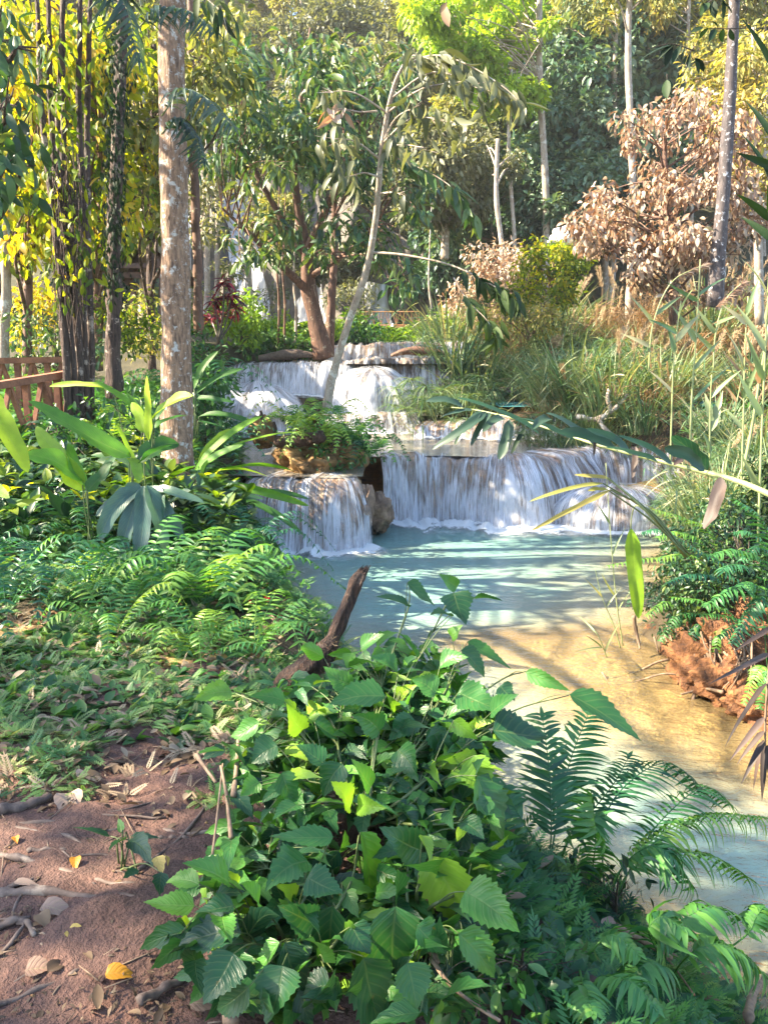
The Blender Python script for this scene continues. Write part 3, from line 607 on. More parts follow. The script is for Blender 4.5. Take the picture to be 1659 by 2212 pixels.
cliff_water('waterfall', 'distant thin strand of water just beside the tall veil on the cliff', -11.6, -11.0, 3.4, 10.5, .2, 'fall_thick')
cliff_water('waterfall', 'low distant curtain of water seen behind the centre tree trunk', -4.6, -3.4, 3, 7.4, .2, 'fall_thick')
cliff_water('waterfall', 'low distant curtain of water right beside the leaning sapling', -1.3, .3, 3, 6.6, .2, 'fall_thick')
# ---------------------------------------------------------------- tree helpers
def ball(n):
    d = nrm(R.normal(size=(n, 3))); return d * (R.random((n, 1)) ** .45)
def clump(mb, c, r, n, L, W, tp=CARD, rm=.5, rs=.22, droop=.25, down=.35, flat=.75, up=.8):
    b = ball(n); p = np.asarray(c) + b * np.array([r, r, r * flat])
    D = nrm(b * .7 + rnds(n, .45) + np.array([0, 0, -down])); N = np.array([0, 0, up]) + rnds(n, .45)
    l = L * (.65 + .6 * R.random(n)); mb.inst(tp, p, D, N, l, l * (W / L), droop * (.5 + R.random(n)), np.clip(rm + R.normal(size=n) * rs, 0, 1))
def cl(cx, cy, rx, ry, d0, d1, n, r0, r1):
    o = []
    for i in range(n):
        a = R.random() * 6.283; q = R.random() ** .5
        o.append((cx + math.cos(a) * rx * q, cy + math.sin(a) * ry * q, d0 + (d1 - d0) * R.random(), r0 + (r1 - r0) * R.random()))
    return o
def w2p(x, y, z):
    d = np.array([x, y, z]) - CAM; f = d[1] * math.cos(PH) - d[2] * math.sin(PH); u = d[1] * math.sin(PH) + d[2] * math.cos(PH)
    return 829.5 + d[0] / f * FPX, 1106 - u / f * FPX, y
def wcl(x0, x1, y0, y1, z0, z1, n, r0, r1):
    return [(*w2p(x0 + (x1 - x0) * R.random(), y0 + (y1 - y0) * R.random(), z0 + (z1 - z0) * R.random()), r0 + (r1 - r0) * R.random()) for i in range(n)]
def tree_px(name, label, trunk, radii, clumps, leaf, bark, n=120, L=.2, W=.07, tp=CARD, rm=.5, rs=.22, droop=.3, down=.35, group=None, cat='tree', base_z=None, limb=.05, sides=10, rough=.12, forks=(), limbmin=0, flat=.75):
    T = curve(px3(trunk), 30); base = T[0].copy(); root = thing(name, label, cat, base, group)
    mb = MB(); rad = np.interp(np.linspace(0, 1, 30), np.linspace(0, 1, len(radii)), radii); mb.tube(T, rad, sides, rough)
    AT = T[limbmin:]; AR = rad[limbmin:]
    for fp, fr in forks:
        q = curve(px3(fp), 20); f_ = np.interp(np.linspace(0, 1, 20), np.linspace(0, 1, len(fr)), fr); mb.tube(q, f_, 8, rough); AT = np.concatenate([AT, q[4:]]); AR = np.concatenate([AR, f_[4:]])
    lf = MB()
    for (x, y, d, r) in clumps:
        c = P(x, y, d); clump(lf, c, r, int(n * (r / .6) ** 1.6) if n else 0, L, W, tp, float(np.clip(rm + R.normal() * .13, 0, 1)), rs, droop, down, flat)
        dist = np.linalg.norm(AT - c - np.array([0, 0, -.5 * np.linalg.norm(AT - c, axis=1).min()]), axis=1) * (1 + .35 * R.random(len(AT)))
        j = int(np.argmin(dist)); a = AT[j]
        if np.linalg.norm(c - a) > 9: continue
        mid = (a + c) / 2 + np.array([0, 0, (.10 if c[2] > a[2] - .3 else .22) * np.linalg.norm(c - a)]) + rnds(1, .06)[0] * np.linalg.norm(c - a)
        k = min(limb, AR[j] * .55); mb.tube(curve([a, mid, c + (c - a) * .02], 9), np.linspace(k, k * .2, 9), 5, 0, cap=False)
        for q in range(3):
            e = c + ball(1)[0] * r * .8; mb.tube(curve([mid * .35 + c * .65, e], 4), np.linspace(k * .35, k * .12, 4), 4, 0, cap=False)
    mb.build('trunk', M[bark], root)
    if lf.n: lf.build('crown', M[leaf], root)
    return root
# ---------------------------------------------------------------- hillside forest
def hill_proto(name, label, leaf, bark, H, cr, ncl, n, L, W, rm, group, droop=.3, base=.35, tr=.16, cat='tree'):
    root = thing(name, label, cat, (0, 0, 0), group); tb = MB(); lf = MB()
    path = curve([(0, 0, -.8), (R.normal() * .3, R.normal() * .2, H * .35), (R.normal() * .4, R.normal() * .3, H * .7), (R.normal() * .5, R.normal() * .3, H * .97)], 22)
    rad = np.linspace(tr, tr * .18, 22); tb.tube(path, rad, 8, .12)
    for i in range(ncl):
        z = H * (base + (1.02 - base) * R.random()); q = (z / H - base) / (1 - base); rr = cr * math.sin(math.pi * min(.97, .18 + .72 * q)) ** .7
        a = R.random() * 6.283; q2 = (.25 + .75 * R.random() ** .6) * rr; j = int(np.clip((z - .25 * q2) / H * 21, 0, 21)); c = np.array([path[j][0] + math.cos(a) * q2, path[j][1] + math.sin(a) * q2, z])
        r = cr * (.24 + .20 * R.random()); clump(lf, c, r, n, L, W, CARD, float(np.clip(rm + R.normal() * .16, 0, 1)), .2, droop, .3)
        tb.tube(curve([path[j], (path[j] + c) / 2 + [0, 0, -.1 * q2], c], 6), np.linspace(rad[j] * .4, .015, 6), 4, 0, cap=False)
    tb.build('trunk', M[bark], root); lf.build('crown', M[leaf], root); return root
protos = [hill_proto('tree', 'dark blue-green tree massed with others on the shaded hillside', 'bluegreen', 'bark_pale', 12, 3.4, 62, 210, .40, .18, .5, 'dark green trees on the hillside', base=.2),
          hill_proto('tree', 'tall olive-leaved tree among the trees on the hillside', 'olive', 'bark_pale', 14, 3.2, 52, 200, .34, .15, .5, 'olive trees on the hillside', base=.35),
          hill_proto('tree', 'pale grey-green hazy tree high on the far hillside', 'greyleaf', 'bark_pale', 13, 3.6, 58, 200, .38, .16, .5, 'grey-green trees on the hillside', base=.3),
          hill_proto('tree', 'thin-crowned tree with a long bare pale trunk on the hillside', 'olive', 'bark_pale', 19, 2.6, 24, 170, .32, .14, .6, 'bare-trunked trees on the hillside', base=.62, tr=.2)]
used = [False] * 4
def place_hill(k, x, y, s):
    z = float(gz(np.array([x]), np.array([y]))[0])
    rz = R.random() * 6.28
    if not used[k]:
        used[k] = True; protos[k].location = (x, y, z); protos[k].rotation_euler = (0, 0, rz); protos[k].scale = (s,) * 3
    else: dup(protos[k], (x, y, z), rz, s)
for (y, nx) in [(42, 10), (47, 12), (53, 13), (60, 14), (68, 14), (78, 14), (89, 15), (101, 15), (114, 14)]:
    hw = y * .56
    for i in range(nx):
        x = -hw + 2 * hw * (i + .5) / nx + R.normal() * 1.0; yy = y + R.normal() * 1.5
        pxx = 829 + x / yy * 1703
        if y < 50 and pxx < 900: continue
        if y < 56 and pxx < 660: continue
        if pxx > 1000 and pxx < 1400 and y < 62: k = 0 if R.random() < .68 else 1
        elif pxx <= 1000: k = 2 if R.random() < .62 else 1
        else: k = [1, 1, 2, 0][R.integers(4)]
        if R.random() < .26: k = 3
        place_hill(k, x, yy, (.85 + .4 * R.random()))
for (x, y, k, s) in [(-19, 27, 1, .8), (-15.5, 29, 0, .8), (-20, 33, 2, .9), (-15, 34, 1, .8), (-12.5, 37, 0, .7), (-23, 36, 1, 1), (-17, 38, 2, .9), (-21, 30, 0, .8)]: place_hill(k, x, y, s)
# tall single trunks in front of the hill
def gbase(px, d):
    x = P(px, 700, d)[0]; z = float(gz(np.array([x]), np.array([d]))[0]); v = (z - 1.6) / d
    # picture row of that ground point
    t = math.atan(v) + PH; return 1106 - 1703 * math.tan(t)
def tall(label, x0, x1, ytop, d, w, clumps=(), leaf='olive', bark='bark_pale', kink=6, **kw):
    yb = gbase(x0, d); r = w * mpp(x0, 300, d) / 2
    tr = [(x0, yb + 10, d), (x0 + (x1 - x0) * .3 + kink, yb * .66 + ytop * .34, d), (x0 + (x1 - x0) * .7 - kink, yb * .3 + ytop * .7, d), (x1, ytop, d)]
    return tree_px('tree', label, tr, [r * 1.25, r, r * .9, r * .7], clumps, leaf, bark, cat='tree', limbmin=18, **kw)
tall('tall straight grey trunk rising through the bright lime-green crown', 1176, 1168, -120, 37, 15, cl(1000, 50, 120, 90, 33, 40, 24, .45, .9) + cl(1090, 190, 80, 60, 34, 38, 10, .4, .7) + cl(1130, 60, 70, 80, 35, 38, 7, .4, .7), 'lime', n=150, L=.34, W=.15, rm=.8, limb=.035)
tall('tall pinkish bare trunk above the dry brown tree', 1358, 1364, -120, 34, 15, cl(1370, -60, 90, 60, 32, 36, 8, .6, 1.0), n=110, L=.3, W=.12)
tall('slim pale trunk forking beside the tall pinkish trunk', 1318, 1340, -60, 40, 11, cl(1300, 20, 110, 60, 38, 42, 10, .6, 1.0), n=110, L=.3, W=.12)
tall('thin brown trunk between the lime-green crown and the dark hillside', 1106, 1104, 150, 36, 9, cl(1110, 200, 45, 40, 35, 37, 5, .4, .7), 'lime', n=140, L=.26, W=.1, rm=.35)
tall('short leaning pale trunk half hidden in pale foliage behind the leaning sapling', 1085, 1075, 300, 34, 12, cl(1075, 330, 50, 60, 33, 36, 6, .4, .7), 'greyleaf', n=110, L=.25, W=.1)
tall('thin pale trunk high on the hill beside the tall straight grey trunk', 1232, 1226, -40, 46, 9, cl(1220, -10, 60, 40, 45, 47, 5, .6, 1.0), n=100, L=.3, W=.12)
tall('slender trunk behind the dry brown tree top', 1485, 1492, -80, 40, 9, cl(1500, 40, 90, 60, 38, 42, 12, .6, 1.0), 'olive', n=120, L=.32, W=.12, rm=.65)
# dark hillside foliage hanging in the valley gap
tree_px('tree', 'broad dark green tree with pale leaf tips in the valley behind the grey trunk', [(1235, 520, 42), (1232, 420, 42), (1240, 300, 42), (1235, 240, 42)], [.25, .2, .16, .08], cl(1235, 330, 110, 110, 38, 43, 46, .7, 1.2) + cl(1250, 440, 110, 60, 37, 41, 20, .6, 1.0), 'bluegreen', 'bark_pale', 200, .38, .17, rm=.55)
tree_px('tree', 'dark green tree with dense leaves between two trunks low on the hill', [(1140, 520, 41), (1142, 430, 41), (1138, 330, 41)], [.2, .16, .08], cl(1140, 400, 55, 90, 38, 42, 20, .6, 1.0), 'bluegreen', 'bark_pale', 200, .36, .16, rm=.5)
tree_px('tree', 'grey-green tree with hazy leaves behind the leaning sapling top', [(960, 560, 38), (965, 440, 38), (958, 330, 38)], [.2, .16, .08], cl(960, 380, 110, 120, 35, 41, 34, .6, 1.1), 'greyleaf', 'bark_pale', 170, .34, .14, rm=.5)
# dry brown tree
tree_px('tree', 'large rounded tree with drooping dry brown and pinkish leaves above the grass thicket', [(1455, 700, 22), (1450, 560, 22), (1440, 430, 22), (1435, 330, 22), (1440, 250, 22)], [.13, .11, .09, .06, .03],
        cl(1460, 310, 130, 110, 20.3, 24.5, 26, .32, .55) + cl(1390, 480, 160, 100, 20.0, 24.5, 32, .3, .52) + cl(1490, 570, 130, 80, 20, 23.5, 20, .36, .6) + cl(1290, 480, 60, 60, 20.5, 22.5, 7, .3, .5) + cl(1580, 400, 80, 150, 20.5, 24, 18, .4, .65), 'brown', 'bark_red', 104, .20, .082, ELL, .6, .32, .5, .75, limb=.035)
tree_px('tree', 'hazy olive tree with sparse brownish leaves at the frame edge behind the black trunk', [(1640, 700, 26), (1635, 450, 26), (1630, 200, 26), (1625, 60, 26)], [.15, .12, .09, .05], cl(1620, 250, 60, 200, 24, 28, 30, .5, .8) + cl(1560, 160, 70, 60, 25, 28, 10, .4, .7), 'olive', 'bark_pale', 100, .24, .09, rm=.75)
tree_px('shrub', 'bright yellow-green bush in front of the dry brown tree', [(1195, 690, 25), (1190, 640, 25), (1195, 560, 25)], [.06, .05, .02], cl(1195, 570, 85, 50, 23.5, 26, 22, .3, .5) + cl(1160, 640, 80, 40, 23.5, 25.5, 12, .3, .45), 'gold', 'twig', 150, .17, .075, rm=.42, cat='shrub')
tree_px('shrub', 'pale dry bush with pinkish leaves behind the yellow-green bush', [(1080, 660, 29), (1075, 610, 29), (1070, 560, 29)], [.06, .05, .02], cl(1080, 590, 70, 60, 27.5, 30, 16, .4, .6) + cl(1020, 640, 70, 50, 27.5, 30, 10, .35, .5), 'brown', 'twig', 120, .2, .07, rm=.8, cat='shrub')
tree_px('shrub', 'yellowish shrub with large leaves by the far lattice bridge', [(985, 735, 31), (985, 700, 31), (985, 660, 31)], [.05, .04, .02], cl(985, 675, 45, 35, 30, 32, 10, .3, .5) + cl(940, 715, 60, 14, 30, 31, 8, .25, .35), 'lime', 'twig', 110, .2, .08, rm=.5, cat='shrub')
tree_px('shrub', 'sunlit greenish shrub behind the yellow-green bush and grass', [(1140, 735, 24), (1140, 700, 24), (1145, 670, 24)], [.05, .04, .02], cl(1130, 690, 90, 30, 22.5, 24.5, 16, .3, .45), 'olive', 'twig', 120, .16, .06, rm=.6, cat='shrub')
tree_px('tree', 'slender tree with thin olive foliage standing in front of the cliff waterfall', [(545, 700, 31), (540, 560, 31), (548, 430, 31), (540, 330, 31)], [.09, .075, .05, .02], cl(535, 440, 60, 110, 29, 32, 16, .3, .55) + cl(470, 560, 40, 60, 30, 33, 6, .3, .45), 'olive', 'bark_pale', 90, .26, .09, rm=.4)
tree_px('tree', 'thin-stemmed tree veiling the cliff right behind the mottled trunk', [(425, 690, 28), (428, 560, 28), (440, 440, 28), (445, 340, 28)], [.09, .075, .05, .02], cl(440, 430, 50, 110, 26, 29, 16, .3, .5), 'greyleaf', 'bark_pale', 90, .24, .09, rm=.45)
for lab_, x_, y_, rx_, ry_ in [('olive bush clinging to the cliff beside the tall veil', 600, 470, 50, 60), ('grey-green bush hanging on the cliff between two low curtains', 690, 560, 45, 50), ('creeper-like bush on the cliff face behind the second reddish trunk', 760, 560, 50, 45)]:
    tree_px('shrub', lab_, [(x_, y_ + 60, 44), (x_, y_ + 20, 43.6), (x_, y_ - 20, 43.4)], [.08, .06, .03], cl(x_, y_, rx_, ry_, 42, 44, 18, .5, .9), 'olive' if x_ < 620 else 'greyleaf', 'twig', 130, .3, .12, rm=.4, cat='shrub')
# dark trunk with white lichen
tree_px('tree', 'tall blackish trunk spotted with white lichen above the reeds', [(1543, 660, 20), (1556, 480, 20), (1570, 300, 20), (1580, 120, 20), (1592, -160, 20)], [.20, .16, .15, .13, .11], cl(1590, -150, 90, 50, 19, 21, 8, .5, .8), 'olive', 'bark_black', 90, .25, .1, limbmin=26, sides=14)
# white patch of bright limestone and water behind the brown tree
cp = P(1250, 515, 33); blob(cp, (1.1, .6, .55), 77, .2).build('limestone_outcrop', plainmat('white_limestone', [(.3, (.55, .52, .5)), (.7, (.82, .80, .80))], 2, .7), None, True, cp - np.array([0, 0, .5]))
tag(bpy.data.objects['limestone_outcrop'], 'bright white limestone outcrop showing between the yellow bush and the brown tree', 'rock')

# ---------------------------------------------------------------- centre tree, sapling, big trunk
tree_px('tree', 'dark-leaved branching tree with reddish trunk standing on the upper ledge', [(700, 772, 25.2), (685, 700, 25.1), (668, 620, 25), (662, 545, 24.8), (640, 420, 24.4), (640, 300, 24), (660, 150, 23.8), (670, 60, 23.8)], [.34, .26, .22, .17, .12, .08, .05, .02],
        cl(640, 230, 220, 130, 19.5, 25, 44, .45, .8) + cl(590, 330, 150, 70, 19.5, 25, 15, .4, .7) + cl(800, 400, 120, 150, 20, 24, 20, .4, .7) + cl(700, 520, 170, 50, 21, 25, 10, .3, .55) + cl(540, 530, 70, 40, 21, 23, 4, .3, .45) + cl(850, 580, 70, 60, 20, 23, 7, .3, .45) + cl(680, 180, 230, 110, 19.5, 24, 22, .35, .7), 'dark', 'bark_red', 38, .38, .11, LANCE, .55, .3, .4, .6, limb=.035, rough=.25, limbmin=14, forks=[([(668, 630, 25), (610, 575, 24.2), (545, 510, 23.4), (480, 450, 22.8)], [.14, .11, .07, .03]), ([(664, 600, 25), (730, 560, 24.2), (800, 500, 23.4), (850, 420, 23)], [.11, .08, .05, .02]), ([(662, 560, 24.9), (590, 440, 24.3), (530, 320, 23.6), (500, 200, 23)], [.12, .09, .06, .02]), ([(660, 545, 24.8), (720, 420, 23.6), (770, 310, 22.6), (790, 200, 22)], [.12, .09, .05, .02])])
tree_px('tree', 'second slim reddish trunk close behind the dark-leaved branching tree', [(712, 770, 26.3), (716, 650, 26.3), (724, 520, 26.3), (720, 360, 26.2), (725, 240, 26)], [.17, .14, .12, .09, .04], cl(745, 330, 90, 130, 24.5, 27, 16, .45, .65), 'dark', 'bark_red', 60, .34, .1, LANCE, .55, .22, .4, .5)
S0 = tree_px('sapling', 'leaning pale slender tree growing from the fern mound across the view', [(705, 885, 15.0), (722, 800, 14.9), (752, 700, 14.7), (790, 590, 14.4), (812, 470, 14.1), (825, 320, 13.7), (850, 190, 13.4), (888, 110, 13.2)], [.095, .078, .068, .062, .054, .044, .034, .018],
        [(900, 120, 13, .35), (960, 150, 12.8, .3), (1010, 175, 12.6, .3), (1060, 200, 12.5, .25), (900, 230, 13, .35), (850, 300, 13.2, .3), (920, 320, 12.9, .3), (960, 260, 12.7, .3), (870, 420, 13.2, .25), (720, 300, 13.5, .4), (760, 380, 13.4, .35), (700, 200, 13.5, .35)], 'greyleaf', 'bark_pale', 34, .34, .10, LANCE, .45, .25, .55, 1.0, cat='tree', limb=.022)
def branch(name, label, path, r0, leaves, mat, L, W, n, tp=LANCE, rm=.4, droop=.35, down=.9, cat='branch', bark='bark_pale', spread=.08, group=None, r1=.003):
    pts = curve(px3(path), 26); root = thing(name, label, cat, pts[0], group); st = MB(); st.tube(pts, np.linspace(r0, r1, 26), 6)
    lf = MB(); i = R.integers(leaves, 26, n); T = nrm(np.gradient(pts, axis=0))[i]
    D = nrm(T * .5 + rnds(n, .4) + np.array([0, 0, -down])); l = L * (.6 + .6 * R.random(n))
    lf.inst(tp, pts[i] + rnds(n, spread * .5), D, np.array([0, -.6, .5]) + rnds(n, .5), l, l * W / L, droop * R.random(n), np.clip(rm + R.normal(size=n) * .22, 0, 1))
    st.build('stem', M[bark], root); lf.build('leaves', M[mat], root); return root
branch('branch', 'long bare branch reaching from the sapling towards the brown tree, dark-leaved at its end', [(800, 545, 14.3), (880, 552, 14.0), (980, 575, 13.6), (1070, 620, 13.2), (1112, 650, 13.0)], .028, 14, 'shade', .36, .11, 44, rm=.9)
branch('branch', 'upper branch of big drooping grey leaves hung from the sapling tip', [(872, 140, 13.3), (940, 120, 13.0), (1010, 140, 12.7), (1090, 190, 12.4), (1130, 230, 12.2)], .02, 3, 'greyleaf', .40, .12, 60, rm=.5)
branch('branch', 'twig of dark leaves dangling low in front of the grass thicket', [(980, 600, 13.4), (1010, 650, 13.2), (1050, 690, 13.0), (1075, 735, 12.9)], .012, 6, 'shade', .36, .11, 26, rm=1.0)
branch('branch', 'sun-bleached bare branch crossing near the sapling middle', [(815, 240, 13.6), (780, 242, 13.5), (740, 236, 13.4), (705, 240, 13.3)], .018, 14, 'brown', .3, .09, 12, rm=.7)
branch('branch', 'drooping leafy branch hanging from the sapling middle beside its pale trunk', [(825, 330, 13.7), (890, 355, 13.4), (970, 400, 13.1), (1030, 470, 12.9)], .018, 5, 'dark', .36, .11, 44, rm=.6)
tree_px('tree', 'thick mottled grey-brown trunk standing close among ginger plants', [(392, 1125, 8.9), (386, 1000, 8.95), (382, 800, 9), (378, 500, 9), (374, 250, 9), (371, -100, 9), (368, -400, 9)], [.215, .185, .168, .150, .14, .125, .11], cl(400, -330, 160, 90, 8, 10, 10, .4, .7), 'dark', 'bark_main', 60, .25, .08, sides=28, rough=.10, limbmin=27)

# ---------------------------------------------------------------- left forest
def stems(name, label, lst, bark, cat='tree', extra=None, group=None):
    b = px3([lst[0][0][0]])[0]; root = thing(name, label, cat, b, group); mb = MB()
    for pth, rr in lst:
        pts = curve(px3(pth), 26); mb.tube(pts, np.interp(np.linspace(0, 1, 26), np.linspace(0, 1, len(rr)), rr), 9, .3)
    mb.build('trunk', M[bark], root)
    if extra: extra(root)
    return root
lst = []
for i, (xb_, xt) in enumerate([(150, 92), (166, 112), (176, 138), (190, 172), (198, 190), (160, 128)]):
    lst.append(([(xb_, 905, 11 + .12 * i), ((xb_ * .8 + xt * .2) - 5 * (i % 2), 700, 11 + .1 * i), (xb_ * .4 + xt * .6 - 9 * (i % 3) + 5, 480, 11 + .08 * i), (xt, 260, 11 + .1 * i), (xt - 8 + 3 * i, 60, 11), (xt - 14 + 6 * i, -90, 11)], [.058, .05, .046, .04, .03, .022]))
def beard(root):
    mb = MB()
    for k in range(150):
        p = P(115 + R.random() * 60, 300 + R.random() * 330, 10.8 + R.random() * .4); h = .3 + R.random() * .9
        mb.tube([p, p + [R.normal() * .03, 0, -h * .5], p + [R.normal() * .05, 0, -h]], [.008, .007, .003], 4, cap=False)
    mb.build('hanging_fibre', M['bark_dark'], root)
    n = 440; t = .22 + .78 * R.random(n); px_ = 165 - 45 * t + R.normal(size=n) * 34; pp = np.array([P(px_[i], 840 - 800 * t[i], 10.75 + R.random() * .6) for i in range(n)]); v_ = MB()
    v_.inst(ELL, pp, rnds(n, .5) + np.array([0, -.1, -.7]), np.array([0, -.8, .5]) + rnds(n, .4), .10 + .10 * R.random(n), .055, .3, np.clip(.35 + R.normal(size=n) * .25, 0, 1)); v_.build('climbing_vine', M['gold'], root)
stems('palm', 'clump of dark shaggy palm trunks hung with black fibres behind the red footbridge', lst, 'bark_dark', 'palm', beard)
def moss(root):
    mb = MB(); n = 900; t = R.random(n); p = np.stack([np.interp(t, [0, 1], [P(246, 640, 12)[0], P(262, 60, 12)[0]]), np.full(n, 11.9), np.interp(t, [0, 1], [P(246, 640, 12)[2], P(262, 60, 12)[2]])], 1) + rnds(n, .09)
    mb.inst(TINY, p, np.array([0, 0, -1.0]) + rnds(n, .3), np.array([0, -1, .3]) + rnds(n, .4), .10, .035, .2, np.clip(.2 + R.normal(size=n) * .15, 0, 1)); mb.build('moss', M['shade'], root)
stems('tree', 'dark mossy trunk between the shaggy palm clump and the mottled trunk', [([(248, 860, 12), (246, 640, 12), (250, 420, 12), (260, 180, 12), (268, -60, 12)], [.12, .105, .095, .085, .07])], 'bark_dark', 'tree', moss)
stems('tree', 'dark straight trunk behind the thick mottled trunk with vines', [([(430, 720, 17), (425, 500, 17), (415, 250, 17), (410, -50, 17)], [.10, .09, .08, .06])], 'bark_red')
stems('tree', 'pinkish pale trunk seen at the frame edge beyond the footbridge', [([(6, 800, 14), (14, 650, 14), (12, 500, 14), (4, 300, 14), (0, 100, 14)], [.10, .085, .08, .07, .05])], 'bark_pale')
for i, (x, y0, y1, d, w, lb) in enumerate([(310, 690, 250, 24, 18, 'pale pinkish trunk rising behind the thatched shelter'), (445, 700, 420, 30, 12, 'pale bare trunk in front of the tall distant veil'), (468, 660, 330, 31, 10, 'thin twisted pale trunk right before the cliff waterfall'),
                                      (600, 755, 560, 26, 5, 'thin dark pole stem beside the upper ledge plants'), (613, 750, 575, 26.2, 5, 'second thin dark pole stem, paler at its foot'), (637, 745, 600, 26.4, 6, 'whitish pole stem close to the reddish trunk'), (1, 700, 600, 20, 9, 'thin grey stem far behind the footbridge rail'), (928, 735, 600, 31, 5, 'orange-brown thin post stem beside the far lattice bridge')]):
    r = w * mpp(x, y0, d) / 2
    stems('tree', lb, [([(x, y0 + 30, d), (x + 3, (y0 + y1) / 2, d), (x - 2, y1, d), (x + 4, y1 - 160, d)], [r * 1.2, r, r * .8, r * .3])], 'bark_pale' if i in (0, 1, 2, 5, 7) else 'bark_red')
gl = dict(n=92, L=.19, W=.09, tp=ELL, droop=.4, down=.7)
tree_px('tree', 'tree with glowing yellow-green backlit leaves above the footbridge', [(60, 820, 15), (62, 600, 15), (70, 350, 15), (80, 60, 15)], [.09, .08, .06, .03], cl(60, 130, 110, 150, 12, 16, 40, .3, .55) + cl(50, 420, 100, 150, 12.5, 16, 36, .3, .5), 'gold', 'bark_red', rm=.5, rs=.25, **gl)
tree_px('tree', 'tree with reddish twigs and mixed gold and green leaves between the dark trunks', [(215, 800, 16), (212, 600, 16), (220, 350, 16), (215, 60, 16)], [.08, .07, .05, .03], cl(210, 120, 110, 130, 13, 17, 34, .3, .5) + cl(210, 400, 100, 150, 13, 17, 30, .3, .45), 'gold', 'bark_red', rm=.42, rs=.28, **gl)
tree_px('tree', 'tree with drab olive leaves filling the gap behind the thick mottled trunk', [(330, 800, 18), (325, 550, 18), (330, 300, 18), (335, 50, 18)], [.09, .08, .06, .03], cl(330, 160, 120, 170, 15, 20, 34, .35, .6) + cl(310, 420, 90, 100, 15, 20, 22, .3, .5) + cl(450, 120, 90, 120, 15, 19, 16, .35, .6), 'olive', 'bark_dark', n=60, L=.24, W=.09, tp=ELL, rm=.45, droop=.4, down=.6)
tree_px('tree', 'dark tree with broad hanging leaves at the frame edge above the footbridge, crown extended out of view to cast shade', [(-60, 800, 10), (-55, 500, 10), (-60, 200, 10), (-70, -150, 9.5), (-120, -420, 9)], [.13, .11, .09, .07, .05], cl(0, 330, 60, 140, 9, 10.5, 14, .25, .4) + cl(-10, 80, 50, 80, 9, 10.5, 8, .25, .4) + wcl(-12.5, -7, .8, 4.6, 6.5, 9.0, 60, .45, .75) + wcl(-11, -4.5, 4.5, 9.5, 6.2, 9.0, 15, .4, .6), 'dark', 'bark_dark', n=30, L=.26, W=.10, tp=ELL, rm=.4, droop=.4, down=.8)  # wcl clumps: unseen canopy added to throw shade on the path and bank
tree_px('shrub', 'orange and yellow leaved bush behind the footbridge rail', [(60, 830, 16.5), (62, 760, 16.5), (65, 690, 16.5)], [.04, .03, .02], cl(70, 680, 60, 60, 15.5, 17, 20, .25, .4), 'gold', 'twig', n=100, L=.13, W=.06, tp=CARD, rm=.85, rs=.2, cat='shrub')
# tangled background greenery of the left bank
for i, (lab, cx, cy, rx, ry, d0, d1, nn, mt, rm_) in enumerate([('dark bushy understorey below the shaggy palm clump', 120, 740, 120, 60, 14, 17, 18, 'dark', .55), ('yellowish understorey bush behind the mossy trunk', 270, 690, 70, 60, 15, 17, 14, 'gold', .2), ('leafy understorey bush hiding the shelter posts', 330, 700, 60, 60, 17, 19, 12, 'olive', .6),
         ('dark green bush with fine leaves beside the upper curtain', 438, 800, 38, 70, 15, 17, 13, 'shrub_far', .3), ('deep green bush standing right of the mottled trunk', 440, 880, 45, 90, 11, 13, 18, 'shrub_far', .25), ('dense bush of mid green leaves behind the ginger plants', 300, 930, 110, 80, 10, 11.5, 22, 'shrub_far', .35),
         ('low bush with pale leaf tips below the footbridge', 90, 970, 90, 50, 9.0, 10, 14, 'shrub_far', .45), ('bush of lime leaves on the far bank above the upper curtain', 520, 690, 50, 55, 24, 26, 16, 'lime', .35), ('low lime shrub near the far thin stems', 610, 715, 40, 25, 28, 30, 8, 'lime', .5), ('low green shrub between the thin stems and reddish trunk', 620, 745, 60, 16, 26, 27, 9, 'shrub_far', .6),
         ('yellow-green shrub beside the leaning sapling near the far bridge', 752, 705, 25, 35, 29, 31, 8, 'lime', .45), ('dark shrub beside the far lattice bridge', 790, 725, 30, 30, 28, 29, 8, 'shrub_far', .3), ('bush above the upper curtain with dark leaves', 560, 740, 60, 25, 25.5, 26.5, 10, 'shrub_far', .4), ('pale bush under the cliff curtain behind the centre tree', 760, 640, 70, 40, 33, 36, 12, 'greyleaf', .6), ('sunlit grassy bush under the far lattice bridge', 880, 735, 60, 9, 29, 30, 10, 'lime', .4), ('bush with grey leaves at the cliff foot near the tall veil', 540, 640, 80, 30, 36, 40, 12, 'greyleaf', .5), ('olive bush at the cliff foot behind the mottled trunk', 420, 640, 60, 60, 30, 34, 12, 'olive', .55)]):
    k = mpp(cx, cy, d0); yb = cy + ry + 10
    tree_px('shrub', lab, [(cx, yb, (d0 + d1) / 2), (cx + 3, cy + ry * .3, (d0 + d1) / 2), (cx, cy - ry * .3, (d0 + d1) / 2)], [.04, .03, .015], cl(cx, cy, rx, ry, d0, d1, int(nn * 1.3), .22, .42) if d0 < 20 else cl(cx, cy, rx, ry, d0, d1, nn, .35, .6), mt, 'darkstem', 95, .13 if d0 < 20 else .2, .055 if d0 < 20 else .08, rm=rm_, cat='shrub', limb=.02)
